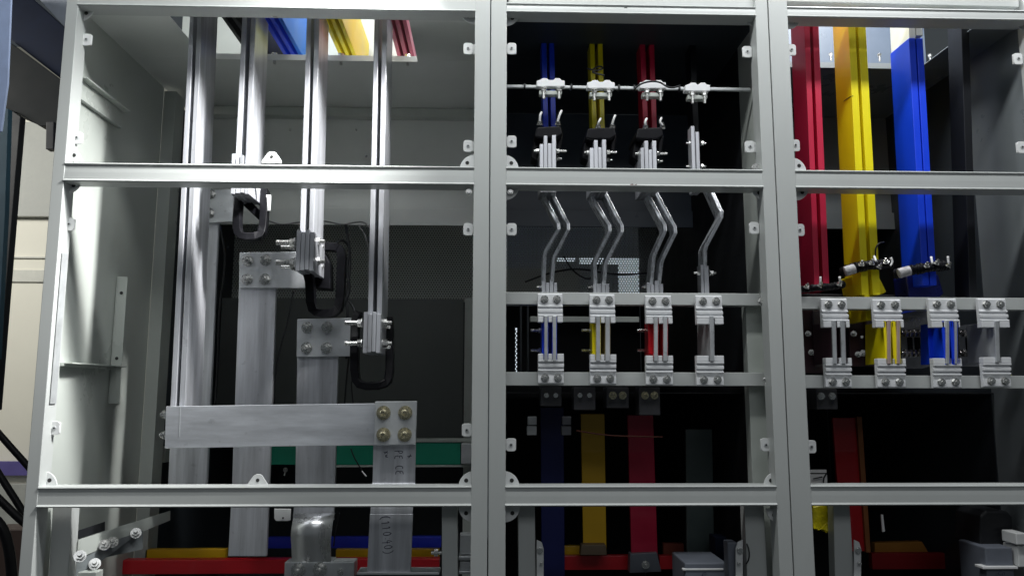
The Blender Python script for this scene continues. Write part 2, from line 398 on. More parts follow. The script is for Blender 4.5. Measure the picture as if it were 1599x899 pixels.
b = nb(); rect(b, 215, 697, 258, 722, .62, .05); obj('wall_block', b, PAINT_IN, c1, .002)

# hinge tabs and gussets
for cab, L_ in ((c1, [(135, 62, 1), (120, 215, 1), (108, 350, 1), (85, 668, 1), (731, 76, -1), (731, 228, -1), (731, 358, -1), (729, 671, -1)]),
                (c2, [(799, 76, 1), (799, 221, 1), (799, 358, 1), (798, 694, 1), (1167, 81, -1), (1171, 229, -1), (1178, 356, -1), (1196, 694, -1)]),
                (c3, [(1236, 78, 1), (1242, 227, 1), (1249, 359, 1), (1267, 697, 1), (1596, 230, -1), (1590, 92, -1)])):
    for px, py, s in L_: hinge_tab(cab, px, py, s)
for cab, L_ in ((c1, [(124, 12, 1, -1), (103, 252, 1, 1), (104, 280, 1, -1), (64, 760, 1, 1), (742, 17, -1, -1), (741, 264, -1, 1), (740, 760, -1, 1), (740, 790, -1, -1)]),
                (c2, [(789, 20, 1, -1), (787, 264, 1, 1), (788, 290, 1, -1), (787, 760, 1, 1), (788, 790, 1, -1), (1184, 23, -1, -1), (1196, 292, -1, -1), (1216, 760, -1, 1), (1220, 793, -1, -1)]),
                (c3, [(1229, 25, 1, -1), (1237, 268, 1, 1), (1241, 291, 1, -1), (1606, 30, -1, -1)])):
    for q in L_: gusset(cab, *q)
peak_tab(c1, 424, 252); peak_tab(c1, 402, 757); peak_tab(c1, 430, 13, up=-1)
bolt(c1, P(732, 299, .02), 'small', s=1.3); bolt(c2, P(1180, 263, .02), 'small', s=1.9); bolt(c2, P(797, 299, .02), 'small', s=1.2)
# hanging bolts under the ceiling edge
for px, py in ((429, 84), (533, 85), (637, 86)): bolt(c1, P(px, py, .315), 'long', (0, 0, -1), .7)
for px, py in ((1297, 84), (1373, 85), (1452, 86)): bolt(c3, P(px, py, .315), 'long', (0, 0, -1), .5)
# inner door posts of the bottom openings
def ipost(cab, x0t, x1t, x0b, x1b, Y=.055):
    b = nb(); slab(b, [(x0t, 775), (x1t, 775), (x1b, 930), (x0b, 930)], Y, .03); obj('inner_post', b, PAINT, cab, .0015)
ipost(c1, 83, 114, 74, 104); ipost(c1, 690, 714, 690, 715); ipost(c2, 809, 835, 810, 837); ipost(c2, 1162, 1192, 1168, 1200); ipost(c3, 1301, 1326, 1305, 1336)

# support beams of the middle and right cabinets
YS = .075
def beam(cab, x0, x1, py0, py1, pxr, Y=YS):
    z1 = P(pxr, py0, Y).z; z0 = P(pxr, py1, Y).z
    b = nb(); box(b, x0, x1, Y, Y+.003, z0, z1); box(b, x0, x1, Y+.0032, Y+.03, z1-.003, z1); box(b, x0, x1, Y+.0032, Y+.03, z0, z0+.003)
    return obj('support_beam', b, PAINT, cab, .001)
beam(c2, .01, P(1190, 466, YS).x, 457, 476, 1000); beam(c2, .01, P(1199, 590, YS).x, 581, 602, 1000)
beam(c3, .64, 1.23, 464, 483, 1420); beam(c3, .64, 1.23, 586, 606, 1420)
bolt(c2, P(1189, 470, .04), 'small', s=1.6); bolt(c2, P(1197, 592, .04), 'small', s=1.6)
obj('mark', prism(nb(), [P(x, y, -.0018) for x, y in ((984, 288), (988, 287), (990, 289), (995, 287), (993, 290), (988, 290), (985, 291))], (0, .0004, 0)), mat('brown_scratch', (.12, .03, .02)), c2, 0)
obj('mark', cyl(nb(), P(977, 14, .002), (0, -1, 0), .004, .0006, 10), HOLE, c2, 0)

# ================================================================== LEFT CABINET BUSBARS
def pair(label, e1t, e1b, e2t, e2b, yt, yb, Y, dep):
    """two parallel bars standing on edge; e = (left,right) pixels of each edge at yt and yb"""
    p = P((e1b[0]+e2b[1])/2, yb, Y+dep/2)
    t = thing('busbar_pair', label, 'busbar', p, 'bare aluminium busbar pairs of the left cabinet')
    for et, eb in ((e1t, e1b), (e2t, e2b)):
        b = nb(); slab(b, [(et[0], yt), (et[1], yt), (eb[1], yb), (eb[0], yb)], Y, dep); obj('bar', b, ALUV, t, .0012)
    return t
YV = .105
pA = pair('tall pair of bare aluminium busbars nearest the left wall, down to the level bar', (299, 305.5), (263, 272), (311, 318), (277, 286), -30, 690, YV, .10)
pB = pair('short second pair of bare aluminium busbars ending at the middle rail', (381, 388.5), (365, 373), (394, 402), (381, 389), -30, 298, YV, .10)
pC = pair('third pair of bare aluminium busbars, bolted above the cut-corner plate', (481, 488.5), (466, 474), (493, 501), (480.5, 488), -30, 420, YV, .10)
pD = pair('fourth pair of bare aluminium busbars, bolted beside the lowest square plate', (586, 593), (573, 581), (598, 606), (587, 595), -30, 549, YV, .10)
def clampstack(t, x0, x1, y0, y1, n, Y, dep, notch=True):
    w_ = (x1-x0)/n
    for k in range(n):
        b = nb(); rect(b, x0+k*w_+.3, y0+(k % 2)*3, x1-(n-1-k)*w_-.3, y1-(k % 3), Y-.010, dep+.014); obj('clamp_strip', b, ALUV, t, .0009)
clampstack(pC, 462, 490, 359, 423, 4, YV-.012, .10); clampstack(pD, 567, 594, 487, 551, 4, YV-.012, .10)
clampstack(pB, 360, 389, 283, 303, 4, YV-.012, .10)
b = nb()
for x0, x1, y0 in ((361, 366, 240), (367.5, 372, 245), (374, 379, 242)): rect(b, x0, y0, x1, 284, YV-.006, .02)
obj('clamp_strip', b, ALUV, pB, .0006)
for py, l in ((379, 0), (410, 0)):
    bolt(pC, P(461.5, py, YV+.02), 'long', (-1, 0, 0), 1.05); bolt(pC, P(461.5, py+7, YV+.075), 'long', (-1, 0, 0), .8)
    bolt(pC, P(491, py-2, YV+.02), 'stud', (1, 0, 0), 1.0); bolt(pC, P(491, py+6, YV+.07), 'stud', (1, 0, 0), .9)
for py in (504, 536):
    bolt(pD, P(566, py, YV+.02), 'long', (-1, 0, 0), .95); bolt(pD, P(566, py+2, YV+.075), 'long', (-1, 0, 0), .7)
    bolt(pD, P(595.5, py, YV+.02), 'stud', (1, 0, 0), 1.0); bolt(pD, P(595.5, py+6, YV+.07), 'stud', (1, 0, 0), .9)
for dy in (0, 8): bolt(pB, P(392, 290+dy, YV+.02+.05*(dy > 0)), 'long', (1, 0, 0), .9)
# level bar
t = thing('level_busbar', 'long level aluminium busbar crossing the lower left cabinet, four bolts at its right end', 'busbar', P(455, 697, .095))
YH = .088
b = nb(); slab(b, [(259, 634), (612, 629), (650, 627), (648, 694), (400, 697), (257, 700)], YH, .012); obj('bar', b, ALUH, t, .0012)
b = nb(); slab(b, [(585.5, 626.5), (651, 626), (649, 693), (584, 694.5)], YH-.0105, .010); obj('end_plate', b, ALUP, t, .001)
b = nb(); slab(b, [(280.6, 634.5), (281.4, 634.5), (280.4, 682), (279.6, 682)], YH-.0006, .0008); obj('scribe_line', b, GALV, t, 0)
for px, py in ((599, 644), (633, 644), (599, 678), (632, 678)): bolt(t, P(px, py, YH-.0108), 'socket')
for px, py in ((258, 647), (257, 679)): bolt(t, P(px, py, YV+.02), 'head', (-1, 0, 0), 1.0)
# upright bars behind
def upright(label, pts, Y, m=ALUV, group='flat upright aluminium busbars behind the level bar', cat='busbar'):
    xs = [p[0] for p in pts]; t = thing('upright_busbar', label, cat, P(sum(xs)/len(xs), max(p[1] for p in pts), Y), group)
    b = nb(); slab(b, pts, Y, .012); obj('bar', b, m, t, .0012); return t
YU = .30
u1 = upright('flat upright aluminium bar half hidden behind the leftmost bare pair', [(281, 346), (341, 346), (322, 762), (321, 775), (261, 775), (262, 762)], YU)
b = nb(); slab(b, [(322, 297), (364, 295), (364, 346), (322, 348)], YU-.014, .013); obj('joint_plate', b, ALUP, u1, .001)
for px, py in ((329, 303), (327, 333)): bolt(u1, P(px, py, YU-.0145), 'stud', s=1.05)
u2 = upright('flat upright aluminium bar under the cut-corner bolted plate', [(373, 448), (431, 448), (420, 762), (416, 868), (356, 868), (362, 762)], YU)
b = nb(); slab(b, [(374, 394), (462, 393), (479, 437), (479, 450), (373, 449)], YU-.014, .013); obj('joint_plate', b, ALUP, u2, .001)
for px, py in ((387, 407), (415, 406), (386, 436), (414, 436)): bolt(u2, P(px, py, YU-.0145), 'stud', s=1.12)
u3 = upright('flat upright aluminium bar under the lowest square bolted plate', [(464, 553), (528, 553), (523, 762), (521, 812), (457, 812), (461, 762)], YU)
b = nb(); slab(b, [(464, 498), (549, 496), (548, 556), (463, 557)], YU-.014, .013); obj('joint_plate', b, ALUP, u3, .001)
for px, py in ((480, 511), (511, 511), (479, 543), (510, 543)): bolt(u3, P(px, py, YU-.0145), 'stud', s=1.12)
# curved foil link below the third upright
def strip_link(bm, prof, dx0, dx1):
    """strip following (px_left, px_right, py, Y) stations, 4 mm thick"""
    rows = []
    for xl, xr, py, Y in prof:
        a = P(xl, py, Y); b_ = P(xr, py, Y); z = (a.z+b_.z)/2
        rows.append(((a.x, Y, z), (b_.x, Y, z), (b_.x, Y+.005, z), (a.x, Y+.005, z)))
    vs = [[bm.verts.new(p) for p in r] for r in rows]
    for a, b_ in zip(vs, vs[1:]):
        for k in range(4): bm.faces.new((a[k], a[(k+1) % 4], b_[(k+1) % 4], b_[k]))
    bm.faces.new(vs[0][::-1]); bm.faces.new(vs[-1]); return bm
def smooth_prof(pr, n=6):
    out = []
    for i in range(len(pr)-1):
        p0 = pr[max(i-1, 0)]; p1 = pr[i]; p2 = pr[i+1]; p3 = pr[min(i+2, len(pr)-1)]
        for k in range(n):
            t = k/n
            out.append(tuple(.5*((2*b)+(c-a)*t+(2*a-5*b+4*c-d)*t*t+(3*b-a-3*c+d)*t**3) for a, b, c, d in zip(p0, p1, p2, p3)))
    return out+[pr[-1]]
b = nb(); strip_link(b, smooth_prof([(461, 523, 801, .285), (459, 521, 806, .262), (456, 519, 818, .246), (454, 517, 835, .242), (455, 516, 853, .246), (456, 517, 880, .252)]), 0, 0)
fl = obj('foil_link', b, ALUF, None, 0, True); tag(fl, 'shiny curved aluminium strip hanging from the third upright onto the red bar', 'flexible link')
# fourth upright with a shiny bend
t4 = thing('upright_busbar', 'aluminium bar with pen writing bolted under the end of the level bar', 'busbar', P(612, 900, .15), 'flat upright aluminium busbars behind the level bar')
b = nb(); strip_link(b, smooth_prof([(585, 650, 630, .102), (583, 649, 700, .102), (582, 648, 745, .102), (581, 648, 756, .099), (580, 647, 764, .086), (579, 645, 790, .074), (578, 644, 801, .072)], 4), 0, 0)
obj('bar', b, ALUV, t4, 0)
b = nb(); slab(b, [(577.5, 802), (644.5, 802), (641, 893), (573, 893)], .070, .010); obj('lower_bar', b, ALUV, t4, .001)
b = nb(); slab(b, [(557, 893), (686, 893), (686, 897), (557, 897)], .062, .05); obj('foot_plate', b, ALUP, t4, .001)
def writing(parent, text, px, py, Y, size, rot=-90, sx=1.):
    cu = bpy.data.curves.new('writing', 'FONT'); cu.body = text; cu.size = size; cu.extrude = .0001; cu.align_x = 'CENTER'; cu.align_y = 'CENTER'; cu.shear = .35
    tmp = bpy.data.objects.new('tmp', cu); COL.objects.link(tmp)
    dg = bpy.context.evaluated_depsgraph_get(); me = bpy.data.meshes.new_from_object(tmp.evaluated_get(dg))
    bpy.data.objects.remove(tmp)
    me.materials.clear(); me.materials.append(INK)
    o = bpy.data.objects.new('writing', me); COL.objects.link(o)
    o.parent = parent; o.location = P(px, py, Y)-wloc(parent); o.rotation_euler = (R(90), R(-rot), 0); o.scale = (sx, 1, 1)
STROKES = {
 '(': [[(.35, 1.1), (.1, .8), (.05, .4), (.15, 0), (.4, -.2)]], ')': [[(.05, 1.1), (.3, .8), (.38, .4), (.25, 0), (0, -.2)]],
 '1': [[(.05, .75), (.25, 1), (.2, 0)]], '0': [[(.3, 1), (.05, .8), (.02, .3), (.2, 0), (.45, .2), (.5, .7), (.3, 1), (.2, .95)]],
 ':': [[(.15, .3), (.18, .22)], [(.18, .75), (.2, .68)]], '4': [[(.3, 1), (.0, .4), (.5, .42)], [(.42, .8), (.3, -.15)]],
 'P': [[(.1, 0), (.15, 1), (.5, .9), (.45, .55), (.12, .5)]], 'E': [[(.55, .95), (.1, .9), (.08, .5), (.4, .55)], [(.08, .5), (.05, .05), (.5, 0)]],
 'C': [[(.5, .9), (.2, .95), (.02, .5), (.15, .05), (.5, .1)]], 'x': [[(0, .7), (.45, .1)], [(.4, .75), (.05, 0)]], 'w': [[(0, .6), (.1, .1), (.25, .45), (.35, .1), (.55, .65)]], ' ': []}
def handwriting(parent, text, px, py, Y, size, rot):
    """pen strokes written along a line that starts at the pixel and runs at rot degrees"""
    o_ = P(px, py, Y); a = R(rot); u = Vector((math.cos(a), 0, math.sin(a))); v = Vector((-math.sin(a), 0, math.cos(a)))
    b = nb(); x = 0
    for ch in text:
        for st in STROKES[ch]:
            pts = [o_+u*(x+p*.8)*size+v*(q+random.uniform(-.04, .04))*size for p, q in st]
            tube(b, pts, .0008, 5, smooth=2 if len(pts) > 2 else 0)
        x += .3 if ch == ':' else .62
    return obj('writing', b, INK, parent, 0)
handwriting(t4, '(110:40)', 595, 806, .0700, .0175, -83)
handwriting(t4, 'PE CE', 616, 703, .1018, .0175, -86)
handwriting(t4, 'xw', 599, 705, .1018, .012, -80); handwriting(t4, 'x', 636, 712, .1018, .012, -60); handwriting(t4, 'c4', 606, 736, .1018, .010, -84) if False else None


# black insulated loops around the bar ends
def loop(label, pts, r, Y0=None):
    b = nb(); tube(b, [P(*p) for p in pts], r, flat=(r*1.0, r*1.35), smooth=1)
    t = obj('insulated_loop', b, BLK, None, .004); tag(t, label, 'cable loop', 'black insulated loops under the bare bar ends'); return t
loop('small black loop hanging under the clamped end of the second bare pair', [(383, 298, .2), (374, 304, .16), (371, 340, .14), (371, 362, .14), (378, 370, .14), (403, 370, .15), (411, 362, .16), (413, 335, .17), (414, 297, .18)], .0085)
loop('black loop around the lower end of the third bare pair', [(500, 385, .2), (525, 386, .22), (535, 393, .22), (533, 430, .22), (531, 478, .22), (522, 489, .21), (495, 489, .19), (486, 478, .18), (485, 440, .16), (480, 424, .15)], .0095)
loop('largest black loop hanging under the end of the fourth bare pair', [(560, 492, .2), (555, 500, .18), (554, 540, .15), (554, 590, .15), (563, 602, .15), (598, 602, .16), (609, 590, .17), (609, 540, .19), (608, 496, .2)], .0095)
b = nb(); slab(b, [(367, 296), (376, 300), (412, 334), (411, 350), (376, 317), (367, 316)], .17, .02)
tag(obj('rubber_boot', b, BLK, None, .002), 'black diagonal rubber piece inside the small loop on the second pair', 'rubber boot')
b = nb(); slab(b, [(489, 385), (506, 392), (515, 410), (516, 452), (490, 450), (483, 430), (466, 424), (489, 420)], .20, .04)
tag(obj('rubber_boot', b, BLK, None, .003), 'black rubber boot behind the bolts of the third bare pair', 'rubber boot')
b = nb(); rect(b, 415, 304, 423, 329, .165, .003)
tag(obj('cable_tag', b, WHITE, None, .0005), 'small white tag on the loop near the middle rail', 'tag')
def wire(label, pts, r, m=BLKM, cat='wire', name='wire', group=None, sm=2):
    b = nb(); tube(b, [P(*p) for p in pts], r, 8, smooth=sm); o = obj(name, b, m, None, 0, True); return tag(o, label, cat, group)
GW = mat('grey_wire', (.22, .22, .22), .5)
wire('grey thin wires sagging along the back panel lip', [(420, 345, .5), (440, 352, .5), (470, 346, .5), (505, 344, .5), (535, 352, .5), (552, 347, .5), (568, 346, .5), (578, 356, .5)], .0022, GW)
wire('black cable hanging behind the loop of the third pair', [(540, 352, .45), (545, 380, .42), (547, 420, .42), (541, 455, .42), (543, 500, .42), (541, 560, .42)], .004)
wire('thin black wire falling behind the plate of the second upright', [(458, 455, .45), (450, 500, .45), (438, 540, .45), (430, 580, .45), (428, 630, .45)], .0022)
wire('black bent wire falling behind the leftmost upright', [(343, 350, .42), (352, 395, .42), (350, 430, .42), (342, 480, .42), (340, 560, .42), (336, 632, .42)], .003)
wire('thin black wire right of the lowest square plate', [(545, 556, .33), (541, 590, .33), (538, 632, .33)], .0022)
wire('second thin black wire right of the lowest square plate', [(552, 556, .33), (549, 590, .33), (549, 610, .33), (552, 632, .33)], .0015)
wire('black wire hanging in front of the green panel, with a lug', [(548, 700, .5), (552, 712, .5), (560, 726, .5), (566, 734, .5)], .0018)
wire('black wire beside the shiny foil link', [(530, 800, .35), (523, 830, .35), (521, 852, .35)], .0018)
b = nb(); tube(b, [P(565, 735, .48), P(572, 743, .48)], .0022, 8); tag(obj('cable_lug', b, ZINC, None, 0), 'tiny metal lug at the wire end left of the writing', 'cable lug')
b = nb(); cyl(b, P(446, 733, .42), (0, -1, 0), .006, .002, 14); tube(b, [P(446, 735, .42), P(444, 742, .42)], .002, 8); tag(obj('cable_lug', b, ZINC, None, 0), 'tiny ring lug between the second and third uprights', 'cable lug')
b = nb(); slab(b, [(428, 794), (454, 794), (453, 812), (449, 813), (431, 813), (428, 809)], .20, .004); o = tag(obj('small_bracket', b, TABM, None, .001), 'small pale bracket under the lower rail beside the second upright', 'bracket')
obj('hole', cyl(nb(), P(442, 808, .1995), (0, -1, 0), .002, .0008, 10), HOLE, o, 0)
wire('thick black cable at the top left inside the left cabinet', [(232, -10, .2), (247, 22, .22), (268, 50, .24), (292, 72, .27), (330, 100, .4)], .010, BLKM, 'cable', 'cable', sm=2)

wire('black wires tangled behind the boot of the third pair', [(520, 384, .3), (535, 372, .34), (548, 388, .36), (540, 420, .36), (548, 452, .36), (536, 478, .36)], .0035)
wire('thin black wire draped down behind the largest loop', [(545, 470, .4), (556, 486, .38), (549, 520, .38), (546, 556, .4)], .003)
wire('short grey wire curling at the right end of the back panel lip', [(560, 352, .5), (572, 368, .5), (577, 400, .5), (574, 440, .5)], .002, GW)
wire('thin dark conduit behind the bent links of the middle cabinet', [(820, 440, .5), (860, 425, .5), (905, 418, .55), (960, 430, .55), (1030, 425, .55)], .0025)
wire('black wire looping below the conduit of the middle cabinet', [(880, 400, .6), (895, 425, .6), (925, 440, .6), (938, 405, .6)], .0025)
# coloured bars of the upper bay, running into the depth (seen through the ceiling cut-out)
def depth_bars(label, xs, m, z0, h, y0=.0, y1=.58, mface=None):
    t = thing('upper_busbar_set', label, 'busbar', ((xs[0]+xs[-1])/2, .3, z0), 'coloured busbars in the upper bay')
    for i, x in enumerate(xs):
        obj('bar', box(nb(), x-.005, x+.005, y0, y1, z0, z0+h), (mface if mface and i == len(xs)-1 else m), t, .001)
ZD = .895
depth_bars('black sleeved bars in the upper bay at far left of the ceiling cut-out', [-.645, -.62, -.595], BLKS, ZD, .16)
depth_bars('dark and bright blue bars in the upper bay above the second bare pair', [-.550, -.530, -.510], BLU, ZD, .13, mface=SKYB)
depth_bars('yellow bars in the upper bay right of the third bare pair', [-.402, -.384, -.366], YEL, ZD, .13)
depth_bars('faded red bars in the upper bay right of the fourth bare pair', [-.246, -.228, -.210], PINK, ZD, .13)

# bottom of the left cabinet: level coloured bars
def level_bar(label, m, x0, x1, y0, y1, Y, dep, joints=(), py_ref=None):
    t = thing('level_coloured_busbar', label, 'busbar', P((x0+x1)/2, y1, Y), 'level coloured busbars at the cabinet bottoms')
    b = nb(); rect(b, x0, y0, x1, y1, Y, dep); obj('bar', b, m, t, .0015); return t
level_bar('blue level bar, rearmost at the bottom of the left cabinet', BLUB, 418, 689, 838, 855, .56, .02)
level_bar('yellow level bar behind the red one at the bottom of the left cabinet', YELB, 524, 686, 857, 878, .50, .02)
level_bar('short yellow level bar left of the second upright, left cabinet bottom', YELB, 226, 352, 857, 876, .50, .02)
red1 = level_bar('long bright red level bar along the bottom of the left cabinet', REDB, 187, 686, 873, 895, .44, .03)
t = red1
b = nb(); rect(b, 444, 877, 553, 903, .25, .045); rect(b, 456, 874.5, 520, 877, .252, .04); obj('clamp_block', b, ALUP, t, .0015)
for px, py in ((466, 889), (500, 888)): bolt(t, P(px, py, .249), 'stud', s=1.3)
bolt(t, P(532, 892, .249), 'head', s=.8)
b = nb(); rect(b, 152, 876, 187, 894, .43, .05); obj('end_cap', b, PAINT_IN, t, .002)
# slanted base flange and bolts at lower left
b = nb(); prism(b, [P(122, 842, .08), P(265, 797, .40), P(265, 812, .40), P(120, 872, .08)], (0, .004, 0)); t = thing('floor_flange', 'slanted grey flange with bolts at the bottom left of the left cabinet', 'flange', P(180, 890, .2)); obj('flange', b, PAINT_IN, t, .001)
b = nb(); prism(b, [P(120, 864, .085), P(222, 828, .28), P(222, 857, .28), P(150, 873, .17), P(150, 905, .17), P(118, 905, .085)], (0, .004, 0)); obj('base_plate', b, BACK_C3, t, 0)  # plate colour darkened in place of shade from above
b = nb(); prism(b, [P(121, 828, .10), P(163, 814, .19), P(163, 828, .19), P(121, 841, .10)], (0, .003, 0)); obj('slot', b, BLKM, t, 0)
b = nb(); rect(b, 120, 893, 150, 905, .09, .03); obj('foot_lip', b, PAINT_IN, t, .001)
for px, py, Y in ((163, 850, .15), (176, 846, .17), (125, 868, .07), (212, 832, .25), (148, 880, .12)): bolt(t, P(px, py, Y), 'stud', (0.4, -1, .5), .95)
b = nb(); rect(b, 718, 834, 738, 865, .10, .03); rect(b, 716, 868, 738, 874, .09, .04); rect(b, 718, 876, 738, 890, .10, .03); rect(b, 716, 891, 738, 896, .09, .04)
tag(obj('terminal_block', b, ALUP, None, .0015), 'ribbed grey terminal block at the bottom right of the left cabinet', 'terminal block')
b = nb(); cyl(b, P(684, 862, .06), (-1, 0, 0), .008, .008, 16); cyl(b, P(690, 862, .06), (-1, 0, 0), .004, .022, 12); tag(obj('stud_bolt', b, ZINC, None, .0004), 'stud bolt on the inner post right of the written bar', 'bolt')

# ================================================================== BUSBAR SUPPORTS (white moulded blocks)
def support(label, x0, x1, y0, y1, upper, slots, Y=YS-.024, grp='white moulded busbar supports'):
    """slots: pixel x-ranges where the bars are gripped"""
    a = P((x0+x1)/2, y1, Y+.012)
    t = thing('busbar_support', label, 'insulator', a, grp)
    e = P(x0, (y0+y1)/2, Y).x; f = P(x1, (y0+y1)/2, Y).x
    zt_ = P((x0+x1)/2, y0, Y).z; zb_ = P((x0+x1)/2, y1, Y).z; h = zt_-zb_
    s = 1 if upper else -1
    def zz(u): return (zt_-u*h) if upper else (zb_+u*h)     # u = 0 at the bolted end, 1 at the bar end
    b = nb(); D = .017
    # bolted pad (thin), stepped ribs, then the gripping nose; side profile extruded across x
    prof = [(0, .010), (.04, .007), (.40, .007), (.43, .003), (.48, .003), (.50, .008), (.53, .008), (.56, .002), (.66, .002), (.68, .006), (.71, .006), (.74, 0), (.97, 0), (1, .003)]
    pts = [(e, Y+d, zz(u)) for u, d in prof]+[(e, Y+D, zz(1)), (e, Y+D, zz(0))]
    sl = [(P(p, (y0+y1)/2, Y).x, P(q, (y0+y1)/2, Y).x) for p, q in slots]
    zs = zz(.80)
    # body down to the slot level
    pr2 = [(u, d) for u, d in prof if u <= .75]+[(.80, 0)]
    pts = [(e, Y+d, zz(u)) for u, d in pr2]+[(e, Y+D, zz(.80)), (e, Y+D, zz(0))]
    prism(b, pts, (f-e, 0, 0))
    # teeth between the slots
    edges = [e]+[v for p in sl for v in p]+[f]
    for k in range(0, len(edges), 2):
        if edges[k+1]-edges[k] > .001: box(b, edges[k]+(.0004 if k else 0), edges[k+1]-.0002, Y, Y+D, min(zz(.80), zz(1)), max(zz(.80), zz(1)))
    obj('body', b, INSUL, t, .0011)
    for q in (.27, .77):
        bolt(t, Vector((e+(f-e)*q, Y+.007, zz(.21))), 'head', s=.95)
    b = nb(); box(b, e+.002, f-.002, Y+D+.0005, Y+D+.0015, min(zz(.1), zz(.9)), max(zz(.1), zz(.9))); obj('gasket', b, BLKM, t, 0)
    return t
mid = [('blue-edged', 'first', 840, 879, 457, 503, [(849, 856), (862.5, 870)]), ('yellow-edged', 'second', 921.5, 961, 458, 504, [(930, 938), (944.5, 953)]),
       ('red-edged', 'third', 1009, 1050, 460, 505, [(1020.5, 1028), (1035, 1043)]), ('single neutral', 'fourth', 1088, 1129.5, 460, 506, [(1107.5, 1115.5)])]
for nm, o_, x0, x1, y0, y1, sl in mid: support(f'white support on the upper beam over the {nm} bar of the middle cabinet', x0, x1, y0, y1, True, sl)
for nm, o_, x0, x1, y0, y1, sl in mid: support(f'white support on the lower beam under the {nm} bar of the middle cabinet', x0+.5, x1+1.8, y0+95, y1+96.5, False, sl)
rgt = [('bare two-edged', 1285, 1326, 465, 511, [(1299, 1306), (1312.5, 1320)], (5.5, 93.5)), ('yellow', 1366.5, 1410.5, 466, 511, [(1381.5, 1391), (1394, 1405)], (5.5, 93.5)),
       ('blue', 1454, 1498, 465, 511, [(1475, 1483), (1486, 1496)], (5.5, 94)), ('single neutral', 1532, 1575.5, 465, 511, [(1553, 1560)], (5.5, 92.5))]
for nm, x0, x1, y0, y1, sl, (dx, dy) in rgt: support(f'white support on the upper beam over the {nm} bar of the right cabinet', x0, x1, y0, y1, True, sl)
for nm, x0, x1, y0, y1, sl, (dx, dy) in rgt: support(f'white support on the lower beam under the {nm} bar of the right cabinet', x0+dx, x1+dx, y0+dy, y1+dy+1, False, [(a+dx, b+dx) for a, b in sl])

# bar edges gripped by those supports
GB = 'busbars standing on edge between the two beams'
def gripped(label, strips, faces, Ybar=YS-.028, dep=.10, y0=493, y1=564, lean=0):
    """strips = (x0,x1,mat) bare front edges; faces = (x0,x1,y0,y1,mat,Y) coloured sleeves"""
    t = thing('edge_busbar', label, 'busbar', P(strips[0][0], y1, Ybar+.05), GB)
    for x0, x1, m, fm in strips:
        b = nb(); slab(b, [(x0, y0), (x1, y0), (x1+lean, y1), (x0+lean, y1)], Ybar, .006); obj('bar_edge', b, m, t, .001)
        b = nb(); slab(b, [(x0-.6, y0+1), (x1+.6, y0+1), (x1+.6+lean, y1-1), (x0-.6+lean, y1-1)], Ybar+.0065, dep); obj('bar', b, fm, t, .001)
    for x0, x1, a, c, m, Y in faces:
        b = nb(); rect(b, x0, a, x1, c, Y, .004); obj('sleeve', b, m, t, .001)
    return t
gripped('two silver bar edges with blue sleeves gripped in the middle cabinet', [(850, 855.5, ALUP, BLU), (863, 869, ALUP, BLU)], [(846.5, 849.4, 497, 556, BLU, YS+.0)])
gripped('silver bar edges with a yellow sleeve gripped in the middle cabinet', [(931, 937.5, ALUP, YEL), (945.5, 952.5, ALUP, mat('olive_sleeve', (.30, .25, .12)))], [(924.5, 930.5, 493, 553, YEL, YS+.0)])
gripped('silver bar edges with a red sleeve gripped in the middle cabinet', [(1021.5, 1027.5, ALUP, REDB), (1036, 1042.5, ALUP, REDB)], [(1012.5, 1021, 500, 553, REDB, YS+.0), (1031.5, 1036, 500, 558, REDB, YS)])
gripped('single silver neutral bar edge gripped in the middle cabinet', [(1108.3, 1114.7, ALUP, GALV)], [], lean=.8)
gripped('two bare silver bar edges gripped at the left of the right cabinet', [(1299.5, 1305.5, ALUP, MAROON), (1313, 1319.5, ALUP, MAROON)], [], y0=500, y1=568, lean=2)
gripped('silver edges with wide yellow sleeve gripped in the right cabinet', [(1386, 1391, mat('pinkish_edge', (.55, .42, .40), .4, .3), YEL), (1401, 1405.5, MATS['pinkish_edge'], YEL)],
        [(1367, 1381, 510, 556, YEL, YS+.03), (1381.5, 1385.5, 500, 568, YEL, YS-.024), (1394, 1400.5, 500, 568, YEL, YS-.024)], y0=500, y1=568, lean=.5)
gripped('silver edges with wide blue sleeve gripped in the right cabinet', [(1477.5, 1482.5, ALUP, BLU), (1491.5, 1495, ALUP, BLU)],
        [(1450, 1475, 509, 560, BLU, YS+.03), (1473, 1477, 500, 570, BLU, YS-.024), (1485, 1491, 500, 570, BLU, YS-.024)], y0=500, y1=568, lean=.5)
gripped('single silver neutral bar edge gripped at far right', [(1553.5, 1559.5, ALUP, GALV)], [], y0=501, y1=566, lean=2)

# ================================================================== MIDDLE CABINET
YC = .10
YT = .19
